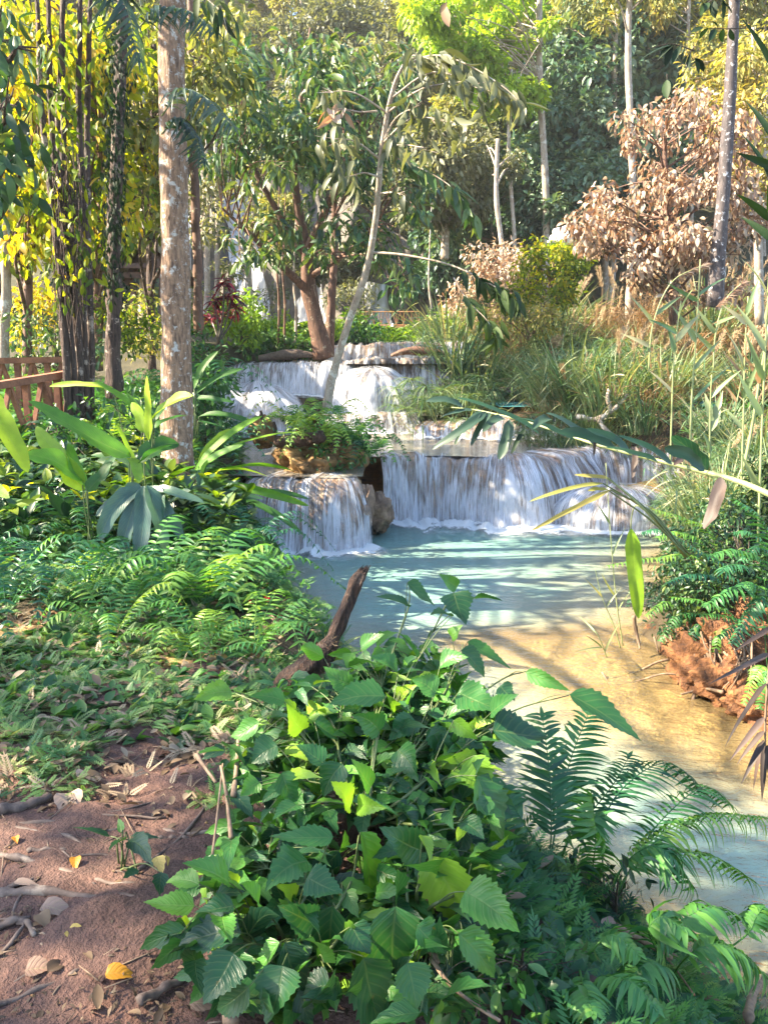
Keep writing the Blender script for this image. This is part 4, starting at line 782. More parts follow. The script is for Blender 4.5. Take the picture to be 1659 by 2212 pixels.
# palm fronds by the mottled trunk
def palm_frond(label, path, plen, mat='palm', npin=26, r=.5, pw=.035, droop=.7, name='palm_frond', rad=.009, ang=.9, taper=.6):
    pts = px3(path); root = thing(name, label, 'palm leaf', pts[0]); a = MB(); b = MB()
    frond(a, b, pts, npin, plen, pw, ang, r, BLADE, rad, .1, droop, taper, .2); b.build('leaf_stalk', M['stem'], root); a.build('leaflets', M[mat], root); return root
palm_frond('drooping grey-green palm frond curving across the mottled trunk', [(350, 250, 8.5), (395, 195, 8.2), (450, 215, 8.0), (505, 275, 7.8)], .42, r=.6)
palm_frond('palm frond with long hanging leaflets before the trunk top', [(300, 60, 8.4), (345, 20, 8.2), (410, 25, 8.0), (470, 70, 7.8)], .4, r=.35)
palm_frond('blurred dark palm frond hanging from the top beside the mottled trunk', [(195, 20, 7.5), (235, -25, 7.4), (275, 20, 7.3), (300, 130, 7.2)], .42, r=.5)
palm_frond('short dark palm frond tip beside the trunk pointing down', [(350, 290, 8.5), (385, 255, 8.4), (420, 290, 8.3), (440, 350, 8.2)], .30, r=.15)
branch('branch', 'dark leafy spray hanging at the very top before the thin trunk', [(420, -30, 7.5), (450, 0, 7.4), (480, 30, 7.3), (492, 70, 7.3)], .006, 4, 'shade', .22, .06, 14, rm=.6)
# overhead sprigs
def sprig(label, path, leaves, d, mat='shade', rm=.3, name='hanging_sprig'):
    pts = curve(px3([(x, y, d) for x, y in path]), 16); root = thing(name, label, 'leaf sprig', pts[0]); st = MB(); st.tube(pts, np.linspace(.005, .002, 16), 5)
    lf = MB()
    for (x0, y0, x1, y1, w) in leaves: xleaf(lf, x0, y0, d, x1, y1, d + .05 * R.normal(), w, .15, float(np.clip(rm + R.normal() * .2, 0, 1)), ELL)
    st.build('stem', M['darkstem'], root); lf.build('leaves', M[mat], root); return root
def xleaf(mb, bx, by, bd, tx, ty, td, wpx, droop=.2, r=.5, tp=OVATE, up=.6, st=None, wob=0.0, jit=.2):
    B = P(bx, by, bd); T = P(tx, ty, td); L0 = np.linalg.norm(T - B); W = wpx * mpp(bx, by, bd)
    N = nrm(nrm(CAM - B) * (1 - up) + np.array([0, 0, up]) + R.normal(size=3) * jit); D = nrm(T - B); N = nrm(N - D * np.dot(N, D))
    D2 = T + N * droop * L0 - B; L = np.linalg.norm(D2)
    if id(tp) in VARS: tp = VARS[id(tp)][R.integers(len(VARS[id(tp)]))]
    mb.inst(tp, B, D2, N, L, W, droop * L0 / L, np.array([r]), wob)
    return B
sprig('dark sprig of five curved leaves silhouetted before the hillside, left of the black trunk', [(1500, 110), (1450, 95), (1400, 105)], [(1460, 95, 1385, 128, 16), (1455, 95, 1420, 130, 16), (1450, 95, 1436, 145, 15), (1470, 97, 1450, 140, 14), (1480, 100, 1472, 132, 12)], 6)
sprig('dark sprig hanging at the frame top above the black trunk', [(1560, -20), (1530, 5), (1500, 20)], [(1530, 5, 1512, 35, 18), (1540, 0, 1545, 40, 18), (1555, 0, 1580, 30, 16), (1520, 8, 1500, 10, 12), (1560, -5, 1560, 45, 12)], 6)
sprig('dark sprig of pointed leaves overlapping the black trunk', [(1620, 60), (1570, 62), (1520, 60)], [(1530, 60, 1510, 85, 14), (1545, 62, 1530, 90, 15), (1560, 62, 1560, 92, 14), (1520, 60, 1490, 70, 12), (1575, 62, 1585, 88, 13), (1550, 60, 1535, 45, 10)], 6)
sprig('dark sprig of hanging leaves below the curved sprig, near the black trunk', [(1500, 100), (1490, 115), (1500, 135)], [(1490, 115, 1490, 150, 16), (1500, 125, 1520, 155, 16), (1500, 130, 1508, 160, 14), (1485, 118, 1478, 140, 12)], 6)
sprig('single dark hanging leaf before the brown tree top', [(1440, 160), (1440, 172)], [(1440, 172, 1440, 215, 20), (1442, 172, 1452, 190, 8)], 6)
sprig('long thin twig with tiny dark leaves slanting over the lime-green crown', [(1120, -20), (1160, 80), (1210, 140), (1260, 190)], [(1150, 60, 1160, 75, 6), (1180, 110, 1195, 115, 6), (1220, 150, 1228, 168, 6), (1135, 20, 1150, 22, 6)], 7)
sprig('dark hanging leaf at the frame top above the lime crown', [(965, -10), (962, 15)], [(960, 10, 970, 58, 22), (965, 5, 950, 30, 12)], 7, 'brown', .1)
# ---------------------------------------------------------------- timber: footbridge, far bridge, shelter
root = thing('footbridge', 'small red-brown timber footbridge with crossed railings at the forest edge', 'bridge', P(60, 900, 11.5))
def railing(A, B, h, nb, mat='wood_red', w=.115, posts=True):
    A = np.asarray(A, float); B = np.asarray(B, float); U = np.array([0, 0, h]); mb = MB()
    mb.beam(A + U, B + U, w * 1.3, w * .8); mb.beam(A + U * .12, B + U * .12, w * .9, w * .8)
    o = mb.build('handrail', M[mat], root, False)
    for i in range(nb):
        a = A + (B - A) * (i / nb); b = A + (B - A) * ((i + 1) / nb); m_ = (a + b) / 2; mb = MB()
        mb.beam(a + U * .12, m_ + U * .95, w * .5, w * .5, (0, 1, .1)); mb.beam(b + U * .12 + [0, .004, 0], m_ + U * .95 + [0, .004, 0], w * .5, w * .55, (0, 1, .1))
        mb.build('brace', M[mat], root, False)
    for i in range(nb + 1):
        a = A + (B - A) * (i / nb); mb = MB(); mb.beam(a - [0, 0, .35], a + U * .98, w * .7, w * .7, (0, 1, 0)); mb.build('post', M[mat], root, False)
a = P(-90, 872, 12.3); b = P(172, 888, 13.2); a[2] = .75; b[2] = .8
railing(a, b, 1.02, 4)
a2 = P(-90, 930, 9.6); b2 = P(192, 915, 11.6); a2[2] = .42; b2[2] = .68
railing(a2, b2, .95, 4)
mb = MB()
for i in range(24):
    t = (i + .5) / 24; mb.beam(a + (b - a) * t - [0, 0, .02], a2 + (b2 - a2) * t - [0, 0, .02], .13, .05)
mb.build('deck', M['wood_red'], root, False)
root = thing('footbridge', 'distant tan bridge with lattice rails above the topmost fall', 'bridge', P(840, 712, 34))
a = P(775, 706, 34); b = P(905, 706, 33.6); railing(a, b, .62, 8, 'wood_tan', .05)
mb = MB(); mb.beam(a - [0, 0, .06], b - [0, 0, .06], 1.2, .1); mb.build('deck', M['wood_tan'], root, False)
for t in (.1, .5, .9):
    mb = MB(); p = a + (b - a) * t; mb.beam(p - [0, 0, .1], p - [0, 0, 1.2], .12, .12, (0, 1, 0)); mb.build('pier', M['wood_tan'], root, False)
# open shelter
hc = P(305, 640, 22); root = thing('shelter', 'open wooden shelter with mossy sloping roof behind the mottled trunk', 'shelter', hc)
def hp(x, y, z): return P(x, y, 22) + np.array([0, z, 0])
mb = MB()
for z in (0, 2.6):
    mb.beam(hp(265, 500, z), hp(372, 590, z), .22, .16, (0, 1, 0)); mb.beam(hp(255, 500, z + .01), hp(205, 590, z + .01), .22, .16, (0, 1, 0))
mb.build('rafter', M['wood_dark'], root, False)
mb = MB(); mb.beam(hp(216, 574, .02), hp(352, 574, .02), .15, .12); mb.beam(hp(204, 592, .25), hp(370, 592, .25), .18, .15); mb.build('tie_beam', M['wood_dark'], root, False)
for x in (222, 350):
    for z in (.0, 2.6):
        mb = MB(); mb.beam(hp(x, 588, z + .1), hp(x, 700, z + .1), .16, .16, (0, 1, 0)); mb.build('post', M['wood_dark'], root, False)
mb = MB()
q = np.linspace(0, 1, 12); zz = np.linspace(-.3, 3, 10)
for (x0, y0, x1, y1) in [(260, 488, 388, 592), (258, 488, 190, 592)]:
    A_ = hp(x0, y0, 0); B_ = hp(x1, y1, 0); QQ, ZZ_ = np.meshgrid(q, zz); Pt = A_ + (B_ - A_) * QQ[..., None]; mb.grid(Pt[..., 0], Pt[..., 1] + ZZ_, Pt[..., 2] + .12 + .04 * fbm(QQ * 8, ZZ_ * 3, 0, 3))
M['thatch'] = plainmat('mossy_thatch', [(.3, (.05, .055, .02)), (.6, (.14, .12, .06)), (.75, (.2, .16, .12))], 6, .9, 1, .04, (3, 1, 3)); mb.build('roof', M['thatch'], root)

# ---------------------------------------------------------------- grass thicket
def reed_proto(name, label, mat, n, h0, h1, w, spread, lean, group, rm=.5, droop=.45, cat='grass clump', plume=False):
    root = thing(name, label, cat, (0, 0, 0), group); lf = MB()
    a = R.random(n) * 6.283; h = h0 + (h1 - h0) * R.random(n); p = np.stack([np.cos(a), np.sin(a), np.zeros(n)], 1) * (R.random((n, 1)) ** .6) * spread
    D = nrm(np.stack([np.cos(a), np.sin(a), np.zeros(n)], 1) * (lean * R.random((n, 1))) + np.array([0, 0, 1.0]) + rnds(n, .12))
    N = nrm(np.array([0, 0, .6]) - np.stack([np.cos(a), np.sin(a), np.zeros(n)], 1) * .0 + np.stack([-np.cos(a), -np.sin(a), np.full(n, .3)], 1))
    lf.inst(BLADE, p, D, N, h, w * (.7 + .6 * R.random(n)), droop * (.4 + 1.1 * R.random(n)), np.clip(rm + R.normal(size=n) * .22, 0, 1))
    # leaves borne along the stalks
    m_ = n; j = R.integers(0, n, m_); t = .25 + .6 * R.random(m_); q = p[j] + D[j] * (h[j] * t)[:, None] - N[j] * (droop * .5 * h[j] * t * t)[:, None]; a2 = R.random(m_) * 6.283
    lf.inst(BLADE, q, np.stack([np.cos(a2), np.sin(a2), .5 - R.random(m_) * .8], 1), np.array([0, 0, 1.0]) + rnds(m_, .3), .35 + .35 * R.random(m_), w * .8, .5, np.clip(rm + R.normal(size=m_) * .22, 0, 1))
    lf.build('blades', M[mat], root)
    if plume:
        pm = MB()
        for k in range(4):
            b = np.array([R.normal() * .3, R.normal() * .3, h1 * .8]); tip = b + np.array([R.normal() * .2 + .25, 0, .55]); pm.tube([b - [0, 0, h1 * .5], b, tip], [.006, .005, .003], 4)
            nn = 120; tt = R.random(nn); pm.inst(TINY, b + (tip - b) * tt[:, None], nrm(tip - b) + rnds(nn, .35), np.array([0, -1, .5]) + rnds(nn, .4), .12, .012, .3, .6 + .3 * R.random(nn))
        pm.build('plume', M['dryreed'], root)
    return root
rp = [reed_proto('grass_clump', 'clump of long green reed grass in the thicket on the river island', 'reed', 110, 1.0, 2.1, .045, .55, .55, 'reed grass clumps on the river island', .45),
      reed_proto('grass_clump', 'clump of pale straw-coloured dry grass in the river island thicket', 'dryreed', 90, .8, 1.7, .034, .5, .8, 'dry grass clumps on the river island', .5, .6, plume=True),
      reed_proto('sedge_clump', 'clump of umbrella sedge with bluish drooping leaves by the water', 'reed', 10, .8, 1.0, .012, .4, .5, 'umbrella sedges on the river island', .25, .2, 'sedge')]
lf = MB(); st = MB()
for k in range(26):   # umbels
    a = R.random() * 6.283; rr = R.random() ** .5 * .7; b = np.array([math.cos(a) * rr * .5, math.sin(a) * rr * .5, 0]); tip = np.array([math.cos(a) * rr * 1.3, math.sin(a) * rr * 1.3, .75 + .6 * R.random()])
    st.tube(curve([b, (b + tip) / 2 + [0, 0, .12], tip], 6), .006, 4); n = 22; aa = R.random(n) * 6.283
    lf.inst(BLADE, np.repeat(tip[None], n, 0), np.stack([np.cos(aa), np.sin(aa), .35 + R.normal(size=n) * .25], 1), np.array([0, 0, 1.0]) + rnds(n, .15), .34 + .16 * R.random(n), .02, .75, np.clip(.3 + R.normal(size=n) * .15, 0, 1))
lf.build('umbel', M['reed'], rp[2]); st.build('stalk', M['stem'], rp[2])
rused = [0, 0, 0]
def place_reed(k, x, y, s, dz=0):
    z = max(float(gz(np.array([x]), np.array([y]))[0]), -2) - .05 + dz
    if not rused[k]: rused[k] = 1; rp[k].location = (x, y, z); rp[k].scale = (s,) * 3
    else: dup(rp[k], (x, y, z), R.random() * 6.28, s)
def place_px(k, px, d, s): place_reed(k, P(px, 800, d)[0], d, s)
for (px0, px1, d, n, ks, s0, s1) in [(1210, 1500, 17.0, 11, (0, 0, 1), .5, .8), (1180, 1480, 18.2, 9, (0, 1, 2), .7, 1.0), (960, 1050, 20.3, 6, (2, 2, 0), .9, 1.3), (1165, 1300, 19.9, 5, (2, 2, 0), .9, 1.3), (960, 1060, 22, 5, (2, 2), 1.1, 1.5), (1180, 1500, 23.8, 7, (2, 2, 0), 1.2, 1.6), (1180, 1640, 19.6, 12, (0, 0, 1), .8, 1.2),
                                      (960, 1110, 23.5, 7, (0, 2, 0), .8, 1.1), (1160, 1659, 22.6, 13, (0, 1, 0), .9, 1.3), (960, 1640, 25.5, 17, (0, 0, 1), 1.0, 1.4), (950, 1640, 28.5, 17, (0, 1, 0), 1.0, 1.5), (1000, 1640, 31.5, 14, (0, 1, 1), 1.1, 1.6), (1560, 1700, 16.2, 5, (0, 0, 1), .7, 1.0), (1500, 1670, 14.3, 5, (0, 0, 1, 2), .45, .7), (1470, 1680, 12.6, 6, (0, 0, 2), .5, .8), (1530, 1700, 10.8, 4, (0, 1), .5, .7)]:
    for i in range(n):
        px = px0 + (px1 - px0) * (i + .5) / n + R.normal() * 14
        if (16 < d < 25 and 1015 < px < 1195) or (15.5 < d < 25 and 1465 < px < 1610): continue
        place_px(ks[R.integers(len(ks))], px, d + R.normal() * .5, s0 + (s1 - s0) * R.random())
mb = MB(); mb.tube(curve(px3([(1245, 900, 17.2), (1290, 905, 17.0), (1330, 880, 17.0), (1350, 850, 17.1)]), 12), [.06] * 12, 8, .3)
mb.tube(curve(px3([(1290, 905, 17.0), (1310, 930, 16.8), (1330, 945, 16.7)]), 8), [.05] * 8, 8, .3); mb.tube(curve(px3([(1320, 888, 17), (1312, 860, 17), (1316, 840, 17)]), 8), [.045] * 8, 8, .3)
tag(mb.build('fallen_branch', M['bark_pale'], None, True, P(1245, 900, 17.2)), 'forked pinkish dead branch at the foot of the grass thicket', 'branch')
log('fallen_branch', 'dark branch sunk in the turquoise water behind the thin reeds', 'branch', [P(1490, 872, 20), P(1540, 885, 19.8), P(1600, 868, 19.6), P(1650, 880, 19.5)], [.03, .035, .03, .02], M['bark_dark'])
log('fallen_branch', 'dark mossy log lying before the turquoise pool gap', 'branch', [P(1040, 838, 24), P(1100, 842, 23.8), P(1160, 834, 23.6)], [.05, .09, .07], M['bark_dark'])

# ---------------------------------------------------------------- plants on the left bank
def gzf(x, y): return float(gz(np.array([x]), np.array([y]))[0])
def onground(px, py, d):
    p = P(px, py, d); p[2] = gzf(p[0], p[1]); return p
def fern(label, px, d, nf, ln_, rise, mat='fern', r=.5, plen=.12, pw=.022, seed=None, npin=20, az0=0, az1=6.283, dz=0.0, name='fern'):
    x = P(px, 1250, d)[0]; b = np.array([x, d, gzf(x, d) + dz]); root = thing(name, label, 'fern', b); st = MB()
    for i in range(nf):
        az = az0 + (az1 - az0) * (i + R.random() * .8) / nf; l = ln_ * (.75 + .4 * R.random()); a_ = MB()
        frond(a_, a_, arch(b, az, l, rise * .8 * (.6 + .6 * R.random()), rise * (.3 + .5 * R.random()) + .08, R.normal() * .08), npin, plen * (.85 + .3 * R.random()), pw, 1.2, float(np.clip(r + R.normal() * .15, 0, 1)), droop=.3)
        a_.build('frond', M[mat], root)
    return root
for args in [('bright green fern with long arching fronds spread over the bank edge', 440, 5.3, 13, .95, .50, 'fern', .65, .15, .030), ('large lush fern at the middle of the left slope', 300, 5.5, 12, .95, .55, 'fern', .5, .14, .028), ('feathery fern with thin bluish fronds beside the path slope', 130, 5.3, 12, .8, .5, 'fernblue', .5, .11, .018),
             ('fine-leaved fern growing under the ginger leaves', 200, 6.6, 12, .9, .55, 'fern', .35, .12, .02), ('dark fern below the broad hanging grey leaves', 390, 6.7, 11, .9, .45, 'fernblue', .35, .13, .024), ('bluish fern at the frame edge on the slope', 10, 5.2, 11, .9, .55, 'fernblue', .75, .13, .022),
             ('small fern spilling towards the pool with yellowish tips', 545, 4.7, 11, .7, .34, 'fern', .8, .11, .02), ('fern with fine fronds half lost among the ground cover', 420, 4.3, 10, .6, .3, 'fern', .7, .09, .016), ('fern in the shade behind the fine-leaved ferns', 70, 7.4, 11, .9, .6, 'fernblue', .4, .12, .02),
             ('tall feathery fern beside the upper curtain on the bank', 440, 14.5, 12, 1.6, 1.2, 'fernblue', .7, .24, .04), ('feathery bush fern hanging over the cascade edge', 455, 12.4, 12, 1.3, .8, 'fernblue', .45, .2, .035), ('yellow-green fern glowing behind the ginger stem', 310, 8.3, 8, .5, .4, 'fern', .95, .12, .024), ('bright fern near the mossy trunk foot', 290, 12, 10, 1.0, .7, 'fern', .95, .18, .035), ('lime fern at the shaggy palm foot', 255, 10.6, 9, .8, .6, 'fern', .9, .16, .03), ('deep green fern leaning over the pool below the strap leaves', 520, 6.6, 11, .9, .35, 'fernblue', .4, .12, .022), ('mid green fern at the edge of the dry litter slope', 240, 4.6, 10, .6, .36, 'fern', .55, .1, .018)]:
    fern(*args)
# ferns on the mound
for lab, px, d, dz, r, nf in [('yellow-green fern crowning the ochre mound', 650, 14.2, .1, .85, 12), ('fern hanging down the pool side of the mound', 760, 14.0, -.1, .6, 12), ('sunlit fern on the waterfall side of the mound', 700, 13.7, -.15, .75, 11), ('small fern tuft on top of the mound beside the sapling foot', 715, 14.8, .15, .7, 10), ('dark fern trailing beside the brown wedge boulder', 800, 13.9, -.35, .4, 9)]:
    x = P(px, 950, d)[0]; gzz = gzf(x, d); fern(lab, px, d, nf, .95, .55, 'fern', r, .17, .034, dz=(.45 + dz) - gzz)
tree_px('shrub', 'leafy green bush covering the flank of the fern mound', [(720, 990, 13.9), (725, 960, 13.8), (730, 930, 13.8)], [.02, .015, .01], cl(740, 980, 70, 55, 13.4, 14.2, 22, .12, .25) + cl(665, 905, 50, 20, 14, 14.6, 6, .12, .2), 'shrub_far', 'darkstem', 150, .10, .045, rm=.6, cat='shrub')
# ginger and strap-leaved plants
def leafplant(name, label, base, leaves, mat, tp=STRAP, stem='stem', droop=.25, cat='plant', stalk=True, srad=.008, wob=.06, up=.55):
    B = np.asarray(base, float); root = thing(name, label, cat, B); st = MB()
    for k, L in enumerate(leaves):
        (bx, by, bd, tx, ty, td, w, r) = L[:8]; dr = L[8] if len(L) > 8 else droop; lf = MB()
        b = xleaf(lf, bx, by, bd, tx, ty, td, w * .82, dr, r, tp, up, wob=wob); lf.build('leaf', M[mat], root)
        if stalk: st.tube(curve([B + R.normal(size=3) * [.03, .03, 0], B * .5 + b * .5 + [0, 0, .05] + R.normal(size=3) * .02, b], 8), np.linspace(srad, srad * .5, 8), 5)
    if st.n: st.build('stalk', M[stem], root)
    return root
leafplant('ginger_plant', 'ginger plant with one upright glowing leaf in front of the mottled trunk', onground(325, 1090, 7.2), [(322, 950, 7.2, 318, 812, 7.2, 24, .95, .05), (332, 905, 7.2, 412, 858, 7.0, 40, .85, .3), (312, 935, 7.3, 285, 870, 7.4, 26, .9, .1), (335, 925, 7.2, 400, 900, 7.4, 30, .5, .3), (300, 1000, 7.1, 385, 960, 7.3, 45, .15, .2)], 'ginger')
leafplant('ginger_plant', 'ginger plant with one huge green leaf stretched towards the footbridge', onground(285, 1100, 6.6), [(283, 985, 6.6, 66, 868, 6.2, 62, .5, .15), (288, 1000, 6.6, 252, 918, 6.7, 22, .85, .05), (290, 1010, 6.6, 370, 965, 6.6, 55, .15, .3), (280, 990, 6.6, 300, 1040, 6.3, 28, .9, .3)], 'ginger')
leafplant('ginger_plant', 'ginger plant with ragged yellow-green leaves below the footbridge', onground(190, 1130, 6.2), [(182, 1060, 6.2, 85, 930, 6.3, 50, .8, .3), (178, 1040, 6.2, 60, 985, 6.0, 45, .75, .3), (186, 1050, 6.2, 150, 960, 6.3, 34, .6, .2), (190, 1060, 6.2, 240, 1000, 6.3, 36, .35, .3)], 'ginger', wob=.08)
leafplant('ginger_plant', 'big glowing lime leaf leaning in from the frame edge', onground(-60, 1200, 4.2), [(-45, 830, 4.4, 60, 1020, 4.2, 62, .97, .12), (-40, 1050, 4.2, 20, 1075, 4.0, 30, .9, .2)], 'ginger')
leafplant('ginger_plant', 'plant with pale bent leaf blade arching before the shaggy palm foot', onground(290, 1000, 8.6), [(310, 905, 8.6, 215, 830, 8.6, 22, .7, .3), (245, 838, 8.6, 110, 835, 8.7, 14, .9, .15), (330, 920, 8.6, 275, 850, 8.7, 20, .6, .2), (310, 925, 8.6, 355, 880, 8.8, 24, .3, .3)], 'ginger')
leafplant('broadleaf_plant', 'plant with broad grey-blue leaves hanging like a skirt above the ferns', onground(310, 1200, 6.3), [(300, 1052, 6.2, 222, 1160, 6.0, 46, .5, .35), (305, 1050, 6.2, 262, 1198, 6.0, 44, .3, .3), (312, 1050, 6.1, 300, 1215, 5.9, 46, .2, .25), (318, 1048, 6.1, 352, 1196, 5.9, 46, .6, .3), (325, 1050, 6.2, 392, 1160, 6.0, 40, .3, .35), (300, 1045, 6.3, 258, 1110, 6.2, 40, .8, .4), (330, 1050, 6.2, 348, 1130, 6.0, 36, .5, .3), (335, 1055, 6.2, 432, 1085, 6.1, 34, .7, .4), (296, 1055, 6.3, 215, 1110, 6.2, 38, .4, .35)], 'broad', up=.35)
leafplant('ginger_plant', 'ginger plant with long narrow leaves arching over the short broad cascade', onground(455, 1180, 8.2), [(430, 1005, 8.2, 560, 905, 8.4, 20, .8, .3), (440, 1000, 8.2, 640, 940, 8.4, 18, .75, .35), (440, 1030, 8.1, 620, 1020, 8.0, 22, .8, .35), (450, 1040, 8.1, 655, 1090, 8.0, 22, .55, .3), (460, 1060, 8.0, 640, 1150, 7.8, 22, .3, .35), (430, 1010, 8.2, 500, 930, 8.5, 22, .9, .25), (460, 1020, 8.1, 570, 1030, 7.9, 24, .9, .35), (455, 1080, 8.0, 600, 1200, 7.7, 26, .15, .4), (420, 1020, 8.2, 520, 965, 8.0, 26, .65, .3), (450, 1090, 8.0, 545, 1060, 8.3, 20, .5, .3), (470, 1075, 8, 650, 1080, 8.4, 18, .4, .4)], 'ginger')
leafplant('ginger_plant', 'ginger plant with dark blades drooping to the pool below the short cascade', onground(470, 1260, 6.9), [(450, 1150, 6.8, 520, 1330, 6.6, 34, .1, .35), (460, 1130, 6.8, 590, 1290, 6.6, 28, .1, .4), (440, 1160, 6.8, 432, 1290, 6.6, 36, .3, .3), (470, 1140, 6.8, 640, 1330, 6.6, 22, .1, .35), (430, 1140, 6.8, 400, 1240, 6.7, 34, .35, .3), (465, 1150, 6.8, 560, 1240, 6.4, 30, .2, .4), (480, 1160, 6.8, 556, 1385, 6.5, 22, .1, .3), (440, 1120, 6.9, 540, 1130, 6.9, 26, .55, .4)], 'ginger')
leafplant('ginger_plant', 'dark ginger leaves crowded at the mottled trunk foot', onground(350, 1120, 8.0), [(350, 1040, 8.0, 300, 980, 8.1, 34, .15, .3), (355, 1050, 8.0, 420, 1010, 8.0, 30, .3, .3), (345, 1060, 8, 250, 1040, 7.9, 34, .1, .3), (360, 1050, 8, 460, 1080, 7.9, 30, .4, .4), (340, 1030, 8.1, 215, 1000, 8.2, 30, .2, .3)], 'ginger')
leafplant('ginger_plant', 'tall dark strap-leaved plant by the upper curtain bank', onground(420, 960, 10.5), [(425, 850, 10.5, 520, 800, 10.6, 18, .3, .3), (425, 860, 10.5, 500, 870, 10.4, 18, .2, .4), (420, 840, 10.5, 470, 760, 10.6, 18, .4, .2), (430, 900, 10.4, 540, 920, 10.3, 18, .3, .4), (425, 880, 10.5, 350, 800, 10.6, 18, .35, .3), (428, 910, 10.4, 525, 960, 10.2, 18, .2, .4)], 'ginger')
# cordyline
cb = P(470, 745, 18); root = thing('cordyline', 'dark red cordyline plant above the upper curtain bank', 'plant', cb); st = MB(); lf = MB(); lr = MB()
for k, (x, y, red) in enumerate([(485, 612, 1), (462, 650, 0), (500, 640, 1), (478, 680, 0), (510, 668, 0), (455, 690, 0)]):
    p = P(x, y, 18 + .1 * k); st.tube(curve([cb, (cb + p) / 2 + [.05, 0, 0], p], 6), .018, 6); n = 26; a_ = R.random(n) * 6.283
    (lr if red else lf).inst(LANCE, np.repeat(p[None], n, 0) + rnds(n, .04), np.stack([np.cos(a_), np.sin(a_), .2 + R.normal(size=n) * .5], 1), np.array([0, 0, 1.0]) + rnds(n, .3), .34, .06, .4, np.clip(.5 + R.normal(size=n) * .25, 0, 1))
st.build('stem', M['darkstem'], root); lf.build('dark_leaves', M['redleaf'], root); lr.build('red_leaves', M['redleaf'], root)
# red flower bush by the pool
tree_px('shrub', 'small shrub dotted with red flowers at the pool edge behind the stump', [(585, 1400, 5.9), (575, 1350, 5.9), (565, 1310, 5.9)], [.012, .01, .006], cl(565, 1325, 50, 50, 5.3, 5.9, 20, .06, .12) + cl(620, 1345, 30, 30, 5.3, 5.7, 6, .06, .1), 'shrub_far', 'darkstem', 330, .05, .025, rm=.35, cat='shrub', limb=.006)
root = bpy.data.objects[[o.name for o in bpy.data.objects if o.get('label', '').startswith('small shrub dotted')][0]]
for (x, y) in [(546, 1345), (604, 1342), (544, 1307), (577, 1301), (558, 1380), (596, 1375), (530, 1368)]:
    p = P(x, y - 8, 5.2); mb = MB(); n = 7; a_ = np.arange(n) * 6.283 / n; mb.inst(ELL, np.repeat(p[None], n, 0), np.stack([np.cos(a_), np.full(n, -.5), np.sin(a_)], 1), np.array([0, -1.0, .2]) + rnds(n, .1), .026, .020, .3); mb.build('flower', M['petal'], root)

# ---------------------------------------------------------------- ground cover and litter
def comp(npair, pw, pl):
    V = []; Q = []; U = []; k = 0; tv, tq, tu = TINY
    for i in range(npair * 2 + 1):
        if i == npair * 2: o, a = np.array([0, .85, 0]), 0; l = pl * .7
        else: t = .2 + .7 * (i // 2) / max(1, npair - 1); o, a = np.array([0, t, 0]), (1.0 if i % 2 else -1.0); l = pl * (1 - .55 * t)
        d = np.array([math.sin(a), math.cos(a), 0]); s = np.array([d[1], -d[0], 0])
        X_ = o + tv[:, 1:2] * d * l + tv[:, :1] * s * pw + np.array([0, 0, 1]) * tv[:, 2:3] * pw; V.append(X_); Q.append(tq + k); U.append(tu); k += len(tv)
    return np.concatenate(V), np.concatenate(Q), np.concatenate(U)
FEATHER = comp(8, .085, .46)
def cover(name, n, fx, fy, ok, nl, L, W, tp, mat, rm, rs=.22, lift=.55, droop=.5, hz=0.0):
    x = fx(n); y = fy(n); k = ok(x, y); x = x[k]; y = y[k]; z = gz(x, y); m_ = len(x); mb = MB()
    base = np.repeat(np.stack([x, y, z + hz * R.random(m_)], 1), nl, 0); t = m_ * nl; a_ = R.random(t) * 6.283
    rr = np.repeat(np.clip(rm + R.normal(size=m_) * rs, 0, 1), nl) + R.normal(size=t) * .06
    l = np.repeat(L * (.6 + .7 * R.random(m_)), nl) * (.7 + .5 * R.random(t))
    mb.inst(tp, base, np.stack([np.cos(a_), np.sin(a_), lift + R.normal(size=t) * .35], 1), np.array([0, 0, 1.0]) + rnds(t, .25), l, l * W / L, droop * R.random(t) * 1.4, np.clip(rr, 0, 1))
    return kind(mb.build(name, M[mat]), 'stuff')
U_ = lambda a, b: (lambda n: a + (b - a) * R.random(n))
def leftbank(x, y): return (ip(y, XB) - x > .02) & (y > 2.65 + .55 * vnoise(x * 2, y * 2, 0, 3) - .35 * x * 0 + .25 * np.clip(-x - 1.2, -1, 1) * 0)
cover('ground_cover', 5600, U_(-4.2, 1.0), U_(2.6, 5.4), lambda x, y: leftbank(x, y) & (vnoise(x * 2.2, y * 2.2, 0, 5) > -.25 + .2 * (x < -.6)), 6, .085, .055, FEATHER, 'cover', .6, .28)
cover('ground_cover', 3200, U_(-6.5, 1.0), U_(5.2, 9.5), leftbank, 7, .13, .085, FEATHER, 'cover', .4, hz=.15)
cover('ground_cover', 2600, U_(-9, -1.5), U_(9, 16), leftbank, 7, .22, .12, FEATHER, 'fern', .45, hz=.35)
cover('ground_cover', 2200, U_(-.2, 3.2), U_(1.1, 4.6), lambda x, y: (ip(y, XB) - x > -.03) & (ip(y, XB) - x < 2.15 - .1 * vnoise(x * 3, y * 3)) & (x > .05), 7, .10, .034, ELL, 'fern', .35, .2)
cover('ground_cover', 1500, U_(.2, 3.0), U_(1.1, 4.2), lambda x, y: (ip(y, XB) - x > -.03) & (ip(y, XB) - x < 2.2) & (x > .05), 6, .13, .08, FEATHER, 'fern', .45, .2)
cover('ground_cover', 900, U_(-3, 1.2), U_(3.2, 6.5), leftbank, 5, .09, .045, ELL, 'shrub_far', .5)
cover('ground_cover', 2500, U_(-8, 8), U_(27, 37), lambda x, y: gz(x, y) > 2.65, 6, .3, .12, ELL, 'lime', .2, hz=.3)
